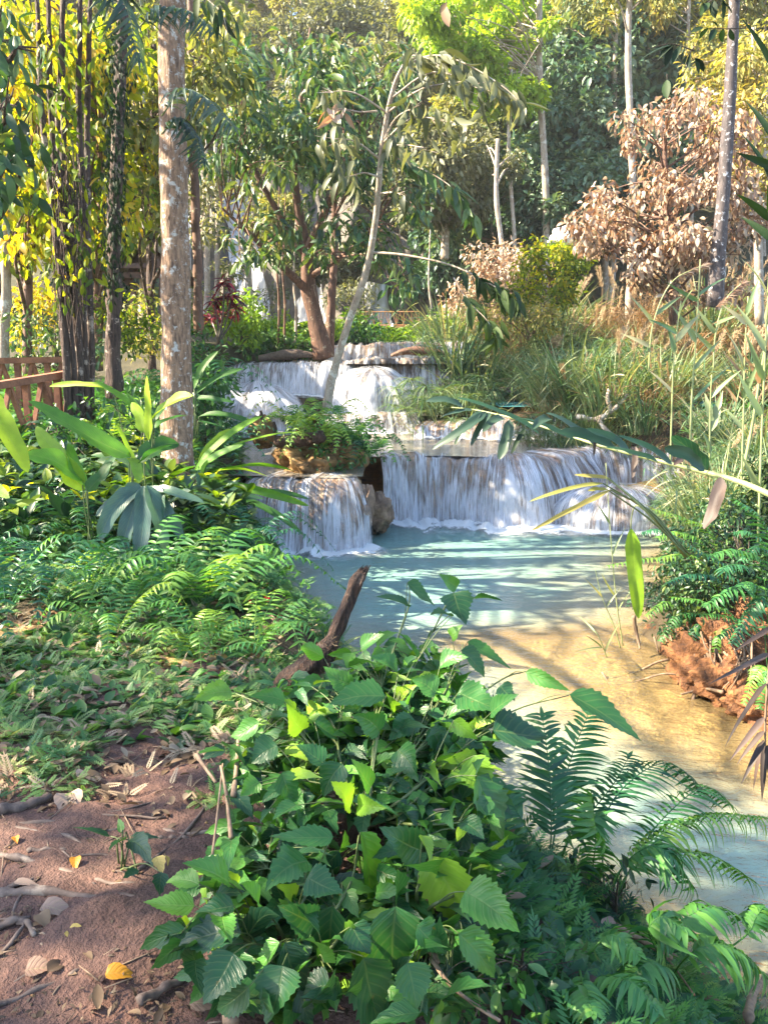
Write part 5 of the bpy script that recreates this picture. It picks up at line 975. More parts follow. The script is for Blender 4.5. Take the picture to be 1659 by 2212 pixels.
cover('ground_cover', 2200, U_(2.4, 7), U_(5.2, 12), lambda x, y: x - ip(y, XR) > .25, 6, .14, .05, ELL, 'dark', .35, hz=.1)
cover('ground_cover', 800, U_(-4.2, .9), U_(2.7, 5.4), leftbank, 5, .09, .05, FEATHER, 'litter', .75, .3)
cover('ground_cover', 900, U_(-5, -1.2), U_(6.2, 10), leftbank, 6, .20, .075, ELL, 'dark', .6, .35, .9, .5, .45)
cover('ground_cover', 260, U_(-5, -1.2), U_(6.2, 10), leftbank, 5, .16, .06, ELL, 'gold', .35, .2, .9, .5, .55)
cover('ground_cover', 900, U_(3.5, 9), U_(8, 17), lambda x, y: (x - ip(y, XR) > -.05) & (x - ip(y, XR) < 2), 6, .22, .05, ELL, 'shrub_far', .45, .25, .7, .5, .2)
cover('leaf_litter', 6500, U_(-2.3, .2), U_(1.2, 3.1), lambda x, y: (ip(y, XB) - x > 1.6) & (vnoise(x * 2, y * 2, 0, 77) > -.4), 1, .022, .008, TINY, 'litter', .2, .25, .03, .3, .006)
cover('leaf_litter', 2400, U_(-4.2, .6), U_(2.6, 5.2), lambda x, y: (ip(y, XB) - x > .3) & (y > 2.75 + .4 * vnoise(x * 2, y * 2, 0, 9)) & (vnoise(x * 1.3, y * 1.3, 0, 15) > -.3 + .25 * (y - 4)), 1, .058, .028, ELL, 'litter', .5, .3, .10, .3, .03)
cover('leaf_litter', 420, U_(-2, .4), U_(1.2, 3.2), lambda x, y: ip(y, XB) - x > 1.5, 1, .05, .022, ELL, 'litter', .4, .25, .04, .3, .008)
cover('leaf_litter', 700, U_(.3, 2.6), U_(1.1, 4.0), lambda x, y: (ip(y, XB) - x > .0) & (ip(y, XB) - x < 2.3), 1, .09, .035, ELL, 'litter', .4, .25, .15, .4, .05)
mb = MB()
for k in range(620):
    near = R.random() < .5
    x, y = ((-2.2 + 2.6 * R.random(), 1.2 + 2.6 * R.random()) if near else (.2 + 2.2 * R.random(), 1.1 + 3 * R.random()))
    dd = float(ip(np.array([y]), XB)[0]) - x
    if dd < .05: continue
    l = .04 + .16 * R.random() ** 2; a_ = R.random() * 3.14; z = gzf(x, y); e = np.array([math.cos(a_) * l, math.sin(a_) * l, 0]); z2 = gzf(x + e[0], y + e[1]); up_ = 0 if near else .06 * R.random()
    mb.tube([np.array([x, y, z + .006]), np.array([x + e[0] * .5, y + e[1] * .5, (z + z2) / 2 + .008 + up_ * .5]), np.array([x + e[0], y + e[1], z2 + .008 + up_])], [.0022, .0025, .0015], 4, r=R.random())
kind(mb.build('twig_litter', M['twig']), 'stuff')
mb = MB(); n = 900; x = -2.2 + 2.6 * R.random(n); y = 1.2 + 2.4 * R.random(n); z = gz(x, y)
for i in range(n):
    if ip(y[i:i + 1], XB)[0] - x[i] < .7: continue
    s_ = .002 + .006 * R.random() ** 3; v_ = nrm(np.array([[1, 0, 0], [-1, 0, 0], [0, 1, 0], [0, -1, 0], [0, 0, 1], [0, 0, -1.0]]) + rnds(6, .3)) * s_ * (1 + .4 * R.random(3))
    mb.add(v_ + [x[i], y[i], z[i] + s_ * .3], None, [(0, 2, 4), (2, 1, 4), (1, 3, 4), (3, 0, 4), (2, 0, 5), (1, 2, 5), (3, 1, 5), (0, 3, 5)], None, R.random())
kind(mb.build('pebbles', M['ground']), 'stuff')

# ---------------------------------------------------------------- roots and fallen leaves on the path
def gp(px, py, dz=0.0):
    p = G(px, py, 0.0)
    for _ in range(4): p = G(px, py, gzf(p[0], p[1]) + dz)
    return p
for lab, pts, w in [('thick pale root with a knobbly end at the edge of the dry litter', [(-40, 1768), (0, 1756), (60, 1744), (112, 1722)], 24), ('thin root curving beneath the knobbly pale root', [(-30, 1792), (0, 1793), (75, 1798), (150, 1811), (197, 1838)], 10), ('long forked root crossing the path below the seedling', [(-30, 1845), (0, 1848), (75, 1866), (145, 1888), (207, 1914)], 13),
                    ('fine root running from the forked root to the big-leaved shrub', [(150, 1890), (200, 1903), (262, 1911), (330, 1910)], 9), ('short straight root between two longer roots', [(62, 1840), (110, 1837), (165, 1842)], 9), ('stout smooth grey root lying straight across the path', [(-40, 1934), (0, 1931), (100, 1931), (200, 1943), (280, 1944), (345, 1942)], 18), ('stubby bent root at the frame edge below the stout grey root', [(-30, 2006), (0, 2001), (45, 1990), (62, 2000), (76, 2022)], 15),
                    ('low root half buried in the bare reddish soil', [(-20, 2182), (60, 2150), (150, 2111), (190, 2085)], 11), ('brown root bending down under the big-leaved shrub', [(300, 2168), (350, 2140), (400, 2112), (425, 2080)], 17), ('thin root at the foot of the dry stems', [(345, 1814), (380, 1812), (420, 1815)], 9), ('long thin curved stick on the reddish soil', [(115, 2150), (160, 2100), (210, 2050), (250, 2005)], 3), ('orange-brown stick pointing at the big shrub leaves', [(268, 2038), (300, 2036), (340, 2030)], 6), ('short pale twig lying near the tan curled leaf', [(70, 2008), (100, 2022), (130, 2038)], 5), ('reddish twig beside the olive fallen leaf', [(90, 2040), (105, 2065), (128, 2090)], 5)]:
    r = w * mpp(*pts[1], gp(*pts[1])[1]) * .62; q = np.array([gp(x, y, 0) + [0, 0, r * .35] for x, y in pts]); mb = MB(); k = 22; c_ = curve(q, k)
    c_[:, 2] += .004 * np.sin(np.arange(k) * .9); mb.tube(c_, r * (1 + .18 * np.sin(np.arange(k) * 1.7)) * np.linspace(1.1, .6, k), 9, .18); st_ = w < 7
    tag(mb.build('stick' if st_ else 'tree_root', M['twig' if st_ else 'root'], None, True, q[0]), lab, 'stick' if st_ else 'root')
for lab, px, py, l, w, ang, mt, r, cu in [('vivid orange fallen leaf curled at the foot of the big-leaved shrub', 262, 2106, 66, 30, .1, 'orange', .6, .5), ('yellowish curled fallen leaf alone on the bare soil', 168, 2022, 56, 26, -.3, 'yellow', .3, .6), ('large tan curled fallen leaf under the stout grey root', 128, 1966, 84, 32, -.15, 'tan', .6, .5), ('olive-brown fallen leaf flat on the reddish soil', 88, 2098, 62, 36, .1, 'tan', .05, .2), ('small upright ochre leaf among the roots', 164, 1868, 40, 18, -1.1, 'orange', .3, .4), ('grey shrivelled leaf stuck below the stout grey root', 96, 1990, 46, 26, -.6, 'litter', .5, .6),
                                ('dark brown fallen leaf beside the olive-brown one', 128, 2090, 50, 24, .7, 'litter', .15, .4), ('whitish scrap of dry leaf shining on the weedy slope', 76, 1645, 30, 18, .9, 'litter', 1.0, .3), ('crumpled pinkish dry leaf at the knobbly root end', 150, 1735, 76, 44, -1.0, 'tan', .7, .9), ('purplish brown dead leaf caught in the weeds by the shrub', 398, 1603, 52, 40, 1.2, 'litter', .3, .7), ('pale grey leaf propped beside the purplish dead leaf', 380, 1622, 28, 20, .3, 'litter', 1.0, .4), ('long tan leaf on the soil at the bottom edge', 452, 2172, 84, 36, .0, 'tan', .35, .3), ('tiny orange leaf fragment between the thin roots', 36, 1818, 22, 12, -.8, 'orange', .2, .4), ('pinkish flat leaf scrap on the weeds', 180, 1677, 28, 20, .5, 'tan', .9, .3), ('slender grey leaf lying along the long forked root', 60, 1912, 60, 14, -.1, 'tan', .5, .3)]:
    p = gp(px, py, .006); k = mpp(px, py, p[1]); D = np.array([math.cos(ang), math.sin(ang) * 1.4, .12]); N = np.array([.1, -.25, 1]); mb = MB()
    mb.inst(strip(p_ov, 11, .35, .02, cup=.6), p - nrm(D) * l * k * .5 + [0, 0, .012], D, N, l * k, w * k * 1.35, cu, np.array([r])); tag(mb.build('fallen_leaf', M[mt], None, True, p), lab, 'fallen leaf')
for k in range(16):
    y = 1.35 + 1.35 * R.random(); x = -1.6 * R.random() - .25 - .12 * y; ln_ = .25 + .5 * R.random(); a_ = R.normal() * .35 + (.0 if R.random() < .7 else 1.0); n_ = 16; t = np.linspace(0, 1, n_)
    xs_ = x + math.cos(a_) * ln_ * (t - .5) + .03 * np.sin(t * 7 + k); ys_ = y + math.sin(a_) * ln_ * (t - .5) + .025 * np.sin(t * 9 + k * 2); r = .004 + .008 * R.random()
    if (ip(ys_, XB) - xs_).min() < 1.75: continue
    mb = MB(); mb.tube(np.stack([xs_, ys_, gz(xs_, ys_) + r * .15 + .006 * np.sin(t * 8 + k) - .01 * (t > .92) - .01 * (t < .08)], 1), r * (1 + .2 * np.sin(t * 21)) * np.linspace(1.1, .5, n_), 7, .15)
    tag(mb.build('tree_root', M['root'], None, True, (xs_[0], ys_[0], 0)), 'thin surface root snaking over the bare reddish soil', 'root', 'thin surface roots on the path')
# small seedling on the path
sb = gp(268, 1880); 
leafplant('seedling', 'small seedling with holed dark leaves and one yellow leaf at the path edge', sb, [(238, 1806, 2.35, 157, 1787, 2.3, 30, .15, .15), (270, 1815, 2.33, 235, 1840, 2.2, 34, .3, .2), (280, 1815, 2.35, 330, 1870, 2.2, 54, .1, .25), (262, 1800, 2.35, 256, 1768, 2.4, 20, .6, .1), (300, 1880, 2.2, 266, 1898, 2.15, 24, .3, .1), (285, 1805, 2.4, 350, 1812, 2.4, 26, .2, .2), (350, 1885, 2.15, 346, 1935, 2.1, 40, .05, .2)], 'shrub', OVATE2, srad=.0035, wob=0)
mb = MB(); xleaf(mb, 340, 1850, 2.2, 352, 1888, 2.15, 30, .2, .8, OVATE2); xleaf(mb, 358, 1848, 2.2, 362, 1872, 2.15, 18, .2, .8, OVATE2)
root = [o for o in bpy.data.objects if o.get('label', '').startswith('small seedling')][0]; mb.build('yellow_leaf', M['yellow'], root)
# ---------------------------------------------------------------- foreground shrub
BIG = [ # base, tip, width (picture units), tone
 (720,1808,583,1806,66,.45),(778,1798,795,1951,92,.75),(665,1860,575,1926,104,.45),(665,1896,742,1930,92,.3),(680,1996,600,1956,92,.2),(720,1956,722,2088,100,.2),(505,1956,420,1972,86,.15),(420,1956,312,1948,76,.8),(495,1906,397,1866,92,.65),(430,1911,360,1908,62,.8),
 (522,2016,383,2056,124,.1),(505,2060,440,2168,118,.2),(615,2036,665,2141,100,.15),(610,2086,575,2212,140,.3),(712,2130,655,2160,90,.2),(785,2066,820,2212,140,.25),(605,2036,545,2122,74,.6),(610,1668,645,1732,70,.4),(755,1746,715,1690,62,.9),(775,1741,832,1746,60,.85),(600,1612,545,1650,74,.2),(655,1576,620,1520,60,.85),(500,1494,420,1512,56,.8),(615,1516,540,1506,52,.55),(832,1506,715,1522,80,.4),
 (935,1850,997,2012,150,.95),(913,1806,928,1868,56,.95),(1005,1926,1120,2012,120,.55),(990,2016,1068,2112,100,.5),(855,1956,852,2118,150,.25),(908,1836,822,1788,108,.2),(1025,1632,1065,1716,98,.85),(1030,1676,1085,1812,136,.35),(1064,1576,1180,1592,124,.1),(1230,1500,1382,1600,84,.3),(1135,1452,1230,1492,44,.5),(980,1282,1006,1350,90,.15),(1024,1293,1084,1299,40,.2),(987,1268,949,1240,44,.5),(880,1258,938,1310,52,.3),(884,1311,812,1290,54,.15),(975,1332,930,1330,40,.2),(1010,1386,1104,1446,44,.5),(995,1405,1045,1462,62,.25),(975,1376,1000,1350,46,.75),(930,1570,970,1652,66,.35),(980,1556,1030,1596,54,.8),(990,1496,1085,1536,96,.4),(970,1750,980,1792,64,.15),(870,1742,900,1790,94,.12),(1080,1482,1112,1514,56,.1),(797,1742,865,1768,58,.35),(1000,1776,1045,1812,64,.3),
 (560,1560,500,1590,60,.55),(700,1650,640,1610,70,.3),(820,1580,760,1545,78,.4),(760,1480,700,1440,60,.6),(860,1455,800,1420,64,.45),(900,1420,860,1370,56,.35),(940,1500,890,1470,70,.5),(860,1620,905,1690,80,.25),(740,1650,700,1720,76,.2),(640,1740,590,1770,64,.3),(800,1700,760,1640,64,.55),(680,1560,730,1600,66,.35),(900,1560,840,1600,70,.3),(560,1690,520,1720,50,.7),(480,1980,500,2040,70,.7),(560,1960,520,1910,70,.55),(640,1960,690,2020,84,.3),(760,2000,800,2060,84,.25),(900,2000,960,2060,92,.4),(700,2080,660,2030,74,.65),(880,2080,900,2180,110,.3),(540,2130,470,2180,86,.2),(1060,1540,1120,1500,56,.3),(700,1420,650,1400,44,.7),(780,1400,830,1370,50,.5),(950,1440,1010,1420,54,.45)]
def sd(py): return float(np.interp(py, [1230, 1500, 1750, 1950, 2160, 2300], [3.25, 2.62, 2.05, 1.72, 1.45, 1.32]))
roots3 = [onground(640, 2050, 1.95), onground(900, 2000, 2.1), onground(780, 1800, 2.55)]
def shrub(label, ri, sel, extra, bpts):
    b = roots3[ri]; root = thing('leafy_shrub', label, 'shrub', b); st = MB(); lf = MB(); cs = []
    for pth in bpts:
        pts = curve([b + rnds(1, .03)[0] * [1, 1, 0]] + [P(x, y, sd(y) + .12) for x, y in pth], 22); cs.append(pts); st.tube(pts, np.linspace(.006, .0022, 22), 6)
    CS = np.concatenate(cs)
    def pet(B):
        j = int(np.argmin(np.linalg.norm(CS - B - [0, 0, .0], axis=1))); A = CS[max(0, j - 2)]
        if np.linalg.norm(A - B) < .5: st.tube(curve([A, (A + B) / 2 + [0, 0, .012], B], 6), np.linspace(.002, .0014, 6), 5, cap=False)
    for (bx, by, tx, ty, w, r) in sel:
        d = sd(by) + R.normal() * .03; B = xleaf(lf, bx, by, d, tx, ty, d - .04 + R.normal() * .04, w * .84, .12 + .1 * R.random(), r, OVATE, .5, jit=.28, wob=.05); pet(B)
    for (cx, cy, rx, ry, n) in extra:
        for k in range(int(n * 2.7)):
            a = R.random() * 6.283; q = R.random() ** .5; x = cx + rx * q * math.cos(a); y = cy + ry * q * math.sin(a); d = sd(y) + .10 + .38 * R.random(); l = (.06 + .06 * R.random()) / mpp(x, y, d); t = 1.2 + R.normal() * 1.2
            B = xleaf(lf, x, y, d, x + l * math.cos(t), y + .75 * l * math.sin(t), d - .05 + R.normal() * .06, l * .52, .1 + .45 * R.random(), float(np.clip(.42 + R.normal() * .3, 0, 1)), OVATE2, .5, jit=.4)
            if k % 3 == 0: pet(B)
    st.build('stem', M['stem'], root); lf.build('foliage', M['shrub'], root)
shrub('nearest big-leaved shrub with large glossy serrated leaves reaching over the path edge', 0, [l for l in BIG if l[1] > 1780 and l[0] < 800], [(600, 1990, 210, 200, 130), (560, 1850, 120, 90, 30)], [[(600, 2000), (540, 1960), (440, 1940)], [(640, 1980), (680, 1900), (700, 1830)], [(640, 2040), (600, 2040), (520, 2040)], [(700, 2000), (760, 1900), (775, 1805)], [(650, 2020), (620, 1900), (560, 1870)], [(700, 2060), (740, 2000), (720, 1950)]])
shrub('big-leaved shrub with one pale lime leaf hanging at its front, next to the sword ferns', 1, [l for l in BIG if l[1] > 1780 and l[0] >= 800], [(900, 2010, 150, 180, 100), (960, 1850, 110, 90, 40)], [[(900, 1930), (930, 1850), (915, 1790)], [(930, 1960), (990, 1930), (1010, 1910)], [(860, 1980), (850, 1950), (850, 1900)], [(940, 2000), (990, 2020), (1000, 2010)], [(880, 1960), (880, 1850), (860, 1800)]])
shrub('tall spreading shrub of serrated leaves around the broken stump, its sprigs reaching above the pool', 2, [l for l in BIG if l[1] <= 1780], [(720, 1620, 190, 150, 120), (880, 1600, 180, 150, 120), (930, 1700, 140, 100, 60), (860, 1450, 130, 70, 46), (560, 1650, 80, 110, 26), (660, 1520, 90, 60, 26), (860, 1560, 160, 140, 40), (1000, 1560, 80, 70, 26)], [[(790, 1720), (830, 1580), (900, 1430), (985, 1270)], [(820, 1740), (900, 1600), (985, 1450), (1000, 1390)], [(850, 1740), (960, 1650), (1100, 1540), (1228, 1502)], [(740, 1720), (680, 1620), (600, 1540), (510, 1498)], [(760, 1720), (730, 1600), (760, 1500), (830, 1510)], [(760, 1740), (720, 1700), (620, 1680)], [(800, 1720), (820, 1500), (880, 1320), (884, 1262)], [(860, 1760), (930, 1700), (1030, 1640)], [(880, 1780), (960, 1780), (1000, 1776)], [(840, 1700), (960, 1560), (1080, 1470), (1135, 1450)]])
for lab, pts, w in [('dry tan broken stalk leaning against the nearest shrub', [(500, 1810), (490, 1720), (478, 1655)], 10), ('pair-topped dry brown stalk beside the leaning tan stalk', [(505, 1720), (512, 1650), (516, 1590)], 12), ('thin upright pale dry stem before the dark leaves', [(458, 1860), (470, 1760), (482, 1650)], 6), ('short tan stick slanting in the weeds', [(425, 1630), (445, 1660), (467, 1690)], 9), ('broken pale twig poking out of the tall shrub', [(890, 1750), (930, 1752), (960, 1748)], 8),
                    ('long bare grey branch slanting beside the sword ferns', [(1010, 1925), (1060, 1900), (1122, 1868)], 10), ('long slender grey stem bending across the undergrowth', [(930, 2070), (975, 2130), (1040, 2180), (1080, 2205)], 9), ('stout pale stub at the foot of the lime-leaved shrub', [(920, 2030), (935, 2060), (945, 2080)], 16), ('orange-brown stub under the nearest shrub', [(500, 2212), (492, 2160), (495, 2110)], 34), ('grey-blue curved stick at the bottom corner of the undergrowth', [(1615, 2200), (1625, 2150), (1655, 2110)], 22), ('thin pale stem lying in the undergrowth', [(1380, 2010), (1440, 2070), (1500, 2150)], 5), ('yellowish flat dead leaf stalk in the undergrowth', [(1330, 2000), (1400, 2040), (1450, 2070)], 14)]:
    q = [P(x, y, sd(y) + .12) for x, y in pts] if pts[0][0] < 1000 else [gp(x, y, .08) for x, y in pts]
    mb = MB(); mb.tube(curve(q, 14), w * mpp(*pts[0], q[0][1]) / 2 * np.linspace(1.05, .75, 14), 7, .2); tag(mb.build('dry_stem', M['twig'], None, True, q[0]), lab, 'stick')
# the broken stump
sp = [P(600, 1520, 3.2), P(628, 1475, 3.2), P(665, 1440, 3.2), P(705, 1400, 3.22), P(722, 1372, 3.25), P(742, 1330, 3.27), P(762, 1280, 3.3), P(780, 1240, 3.32)]
root = thing('broken_stump', 'dark broken branch stump rising out of the shrub in front of the pool', 'stump', onground(610, 1560, 3.2)); k = mpp(700, 1400, 3.2)
mb = MB(); c_ = curve(sp, 40); rr = np.interp(np.linspace(0, 1, 40), [0, .2, .38, .5, .56, .75, .93, 1], np.array([25, 28, 26, 16, 13, 15, 16, 11]) * k)
mb.tube(c_, rr, 26, .30); mb.build('wood', M['bark_dead'], root)
mb = MB(); e = c_[-1]; T_ = nrm(c_[-1] - c_[-4])
for i in range(14):
    a = i * .45; o_ = np.array([math.cos(a), .3 * math.sin(a), .4 * math.sin(a)]) * 11 * k; mb.tube([e + o_ - T_ * .03, e + o_ * .9 + T_ * .012, e + o_ * .7 + T_ * (.02 + .03 * R.random()) + [.008, 0, 0]], [.007, .006, .001], 5)
mb.build('splintered_end', M['bark_dead'], root)
mb = MB(); n = 420; j = R.integers(11, 21, n); p = c_[j] + nrm(rnds(n)) * rr[j][:, None] * .96; mb.inst(TINY, p, T_ * .3 + np.array([.6, -.3, -.6]) + rnds(n, .5), np.array([0, -1.0, .5]) + rnds(n, .4), .028, .003, .3, R.random(n) * .4); mb.build('bark_fibre', M['brown'], root)
# ---------------------------------------------------------------- sword ferns and undergrowth at the water's edge
def pfern(label, base, fr, mat='fern', name='fern'):
    root = thing(name, label, 'fern', base); st = MB()
    for (pts, npin, plen, pw, r, ang, droop) in fr:
        a = MB(); q = [P(*p) for p in pts]; frond(a, a, [np.asarray(base)] + q if np.linalg.norm(np.asarray(base) - q[0]) > .15 else q, npin, plen, pw, ang, r, PINNA, .004, .3, droop, .55, .16)
        a.build('frond', M[mat], root)
b1 = onground(1180, 1960, 2.75); b2 = onground(1310, 1960, 2.65); b3 = onground(1440, 2060, 2.35)
pfern('large sword fern with dark narrow leaflets fanned over the pool beside the lime-leaved shrub', b1, [([(1204, 1766, 2.9), (1232, 1641, 3.1), (1275, 1530, 3.3)], 26, .21, .022, .25, 1.0, .35), ([(1190, 1790, 2.85), (1185, 1660, 3.0), (1170, 1540, 3.2)], 24, .18, .022, .3, 1.0, .4), ([(1240, 1800, 2.9), (1320, 1700, 3.1), (1360, 1630, 3.3)], 24, .19, .020, .25, 1.0, .35), ([(1170, 1840, 2.8), (1120, 1760, 2.8), (1090, 1700, 2.9)], 20, .15, .02, .35, 1.1, .4), ([(1210, 1860, 2.75), (1240, 1790, 2.7), (1300, 1760, 2.7)], 20, .15, .02, .4, 1.1, .5)])
pfern('sword fern whose light green frond reaches furthest out over the water', b2, [([(1335, 1886, 2.75), (1430, 1800, 2.9), (1540, 1760, 3.05), (1665, 1768, 3.2)], 32, .15, .022, .7, 1.2, .8), ([(1304, 1776, 2.9), (1370, 1680, 3.1), (1450, 1650, 3.3), (1530, 1720, 3.4)], 30, .20, .017, .25, .95, .4), ([(1370, 1860, 2.8), (1430, 1770, 3.0), (1520, 1700, 3.2), (1580, 1740, 3.3)], 30, .19, .016, .3, .95, .4), ([(1280, 1900, 2.65), (1286, 1816, 2.6), (1278, 1722, 2.6)], 24, .15, .024, .6, 1.2, .9), ([(1354, 1890, 2.7), (1430, 1845, 2.8), (1540, 1850, 2.9), (1632, 1906, 3.0)], 28, .17, .02, .6, 1.0, .5), ([(1340, 1880, 2.7), (1400, 1830, 2.65), (1450, 1850, 2.6), (1500, 1920, 2.6)], 26, .17, .02, .35, 1.0, .6)])
pfern('drooping fern with wide strap leaflets low in the undergrowth', b3, [([(1440, 2040, 2.3), (1470, 1990, 2.35), (1540, 1960, 2.4), (1620, 1990, 2.5)], 20, .15, .026, .55, 1.2, .6), ([(1420, 2060, 2.25), (1400, 2010, 2.2), (1430, 1980, 2.2), (1480, 2010, 2.15)], 18, .14, .026, .45, 1.2, .7), ([(1480, 2070, 2.2), (1540, 2040, 2.2), (1600, 2060, 2.2), (1655, 2110, 2.2)], 20, .14, .026, .5, 1.2, .6), ([(1430, 2090, 2.1), (1400, 2080, 2.0), (1360, 2110, 1.95)], 16, .12, .024, .4, 1.2, .6), ([(1600, 2030, 2.4), (1630, 1985, 2.45), (1652, 1960, 2.5), (1670, 2010, 2.5)], 14, .10, .026, .5, 1.2, .6)])
b4 = onground(1120, 1985, 2.4)
pfern('little bluish fern at the foot of the large sword fern', b4, [([(1110, 1950, 2.4), (1145, 1905, 2.4), (1205, 1935, 2.4)], 16, .075, .018, .7, 1.3, .4), ([(1100, 1955, 2.4), (1070, 1920, 2.4), (1060, 1960, 2.35)], 14, .07, .018, .5, 1.3, .4), ([(1130, 1965, 2.35), (1180, 1970, 2.3), (1220, 2010, 2.25)], 14, .07, .018, .4, 1.3, .4)], 'fernblue')
b5 = onground(1250, 2120, 2.0)
pfern('small weedy fern among fallen twigs at the bottom of the undergrowth', b5, [([(1270, 2060, 2.0), (1320, 2020, 2.0), (1380, 2060, 1.95)], 16, .08, .02, .5, 1.2, .4), ([(1220, 2080, 1.95), (1180, 2040, 1.95), (1140, 2080, 1.9)], 16, .08, .02, .45, 1.2, .4), ([(1250, 2090, 1.95), (1260, 2130, 1.8), (1280, 2190, 1.7)], 16, .08, .02, .6, 1.2, .4), ([(1300, 2110, 1.9), (1360, 2120, 1.8), (1420, 2180, 1.75)], 16, .09, .022, .4, 1.2, .4)])
tree_px('shrub', 'low green shrub filling the undergrowth below the lime-leaved shrub', [(1120, 2130, 1.85), (1125, 2090, 1.85), (1130, 2050, 1.85)], [.006, .005, .003], cl(1130, 2110, 150, 80, 1.7, 2.1, 26, .06, .12) + cl(980, 2160, 90, 50, 1.6, 1.8, 8, .06, .1), 'shrub_far', 'darkstem', 150, .055, .024, ELL, rm=.35, cat='shrub', limb=.004)
tree_px('shrub', 'dark twiggy undergrowth shrub below the far-reaching sword fern', [(1330, 2000, 2.6), (1330, 1950, 2.6), (1335, 1900, 2.6)], [.006, .005, .003], cl(1290, 1900, 150, 60, 2.5, 2.9, 20, .06, .12), 'dark', 'darkstem', 110, .07, .022, ELL, rm=.3, cat='shrub', limb=.005)
mb = MB(); p = gp(1135, 1975, .15) ; xleaf(mb, 1300, 1985, 2.5, 1330, 2030, 2.45, 36, .4, .9, OVATE2); tag(mb.build('fallen_leaf', M['tan'], None, True, p), 'pinkish white dead leaf caught in the undergrowth twigs', 'fallen leaf')
# ---------------------------------------------------------------- right bank
M['earth'] = plainmat('orange_earth', [(.30, (.04, .018, .009)), (.5, (.15, .062, .024)), (.74, (.32, .15, .055))], 10, .9, 1, .08)
mb = MB()
for (px, py, d, r, s) in [(1600, 1480, 6.5, (.36, .30, .34), 1), (1530, 1440, 6.9, (.34, .32, .32), 2), (1640, 1440, 6.6, (.40, .34, .40), 3), (1480, 1400, 7.6, (.22, .26, .20), 4), (1560, 1380, 7.4, (.40, .34, .30), 5), (1430, 1365, 8.2, (.16, .2, .12), 6), (1680, 1520, 6.1, (.36, .3, .3), 7), (1650, 1380, 6.9, (.5, .4, .4), 8), (1520, 1350, 8.2, (.4, .35, .22), 9)]:
    b_ = blob(P(px, py, d), r, s + 60, .33, 90, 56); mb.add(b_.v[0], b_.q[0], None, b_.uv[0])
kind(mb.build('riverbank', M['earth']), 'structure')
def rrt(n, x0, x1, y0, y1, d0, d1):
    for i in range(n):
        x = x0 + (x1 - x0) * R.random(); y = y0 + (y1 - y0) * R.random(); d = np.interp(x, [1400, 1480, 1540, 1650], [7.9, 7.1, 6.55, 6.1]); a_ = P(x, y, d); l = .12 + .3 * R.random(); yield a_, l
lab_roots = 'thin bare root hanging down the orange earth bank into the water'
for i, (a_, l) in enumerate(rrt(60, 1420, 1640, 1360, 1470, 6, 7)):
    mb = MB(); mb.tube(curve([a_ + [0, .12, .02], a_ + [R.normal() * .04, -.06, -l * .4], a_ + [R.normal() * .09, -.10, -l]], 8), np.linspace(.011, .004, 8), 5, .3)
    tag(mb.build('hanging_root', M['twig'], None, True, a_), lab_roots, 'root', 'roots hanging on the orange earth bank')
for lab, pts, w in [('forked grey root standing in the golden shallows below the bank', [(1505, 1480, 6.55), (1490, 1530, 6.45), (1470, 1572, 6.35), (1466, 1600, 6.3)], 9), ('long root reaching out from the bank into the shallows', [(1500, 1470, 6.8), (1440, 1455, 6.8), (1380, 1470, 6.9), (1330, 1480, 6.9)], 5), ('root stub with a knot hanging below the tall hanging leaf', [(1368, 1330, 7.6), (1372, 1355, 7.6), (1378, 1385, 7.55), (1382, 1402, 7.5)], 9), ('thin root tangle branch lying in the golden shallows', [(1470, 1420, 7.2), (1420, 1430, 7.2), (1370, 1452, 7.2), (1340, 1440, 7.3)], 6), ('dark root curving out of the water beside the shallows', [(1300, 1452, 7.0), (1318, 1478, 6.9), (1345, 1488, 6.9), (1360, 1482, 6.9)], 5), ('grey root running along the waterline of the orange bank', [(1560, 1495, 6.2), (1525, 1488, 6.4), (1500, 1492, 6.5), (1470, 1500, 6.5)], 8)]:
    q = px3(pts); mb = MB(); mb.tube(curve(q, 16), w * mpp(*pts[0]) / 2 * np.linspace(1.1, .5, 16), 6, .25); tag(mb.build('exposed_root', M['twig'], None, True, q[0]), lab, 'root')
tree_px('shrub', 'dense dark shrub with small leaves crowning the orange earth bank', [(1600, 1400, 7.4), (1600, 1300, 7.4), (1600, 1200, 7.4), (1600, 1130, 7.4)], [.03, .025, .02, .01], cl(1570, 1220, 120, 130, 6.9, 8.4, 84, .14, .28) + cl(1470, 1300, 80, 70, 7.2, 8.4, 32, .12, .22), 'dark', 'darkstem', 330, .062, .026, ELL, rm=.42, rs=.28, cat='shrub', limb=.012, droop=.3)
tree_px('shrub', 'twiggy shrub with dark narrow leaves beside the reed stalks at the frame edge', [(1680, 1330, 7.8), (1680, 1200, 7.8), (1675, 1060, 7.8)], [.03, .02, .01], cl(1650, 1100, 50, 100, 7.4, 8.4, 22, .14, .24), 'shade', 'darkstem', 240, .09, .028, ELL, rm=.6, rs=.3, cat='shrub', limb=.012)
b6 = onground(1580, 1300, 7.0)
pfern('yellow-green sunlit fern frond arching over the pool from the dark shrub', b6, [([(1540, 1165, 6.9), (1480, 1120, 6.8), (1412, 1100, 6.7)], 22, .16, .02, .9, 1.0, .3), ([(1530, 1190, 6.8), (1470, 1150, 6.7), (1420, 1160, 6.6)], 22, .14, .02, .75, 1.0, .4), ([(1510, 1210, 6.8), (1420, 1205, 6.6), (1310, 1222, 6.5)], 26, .09, .022, .8, 1.1, .4)])
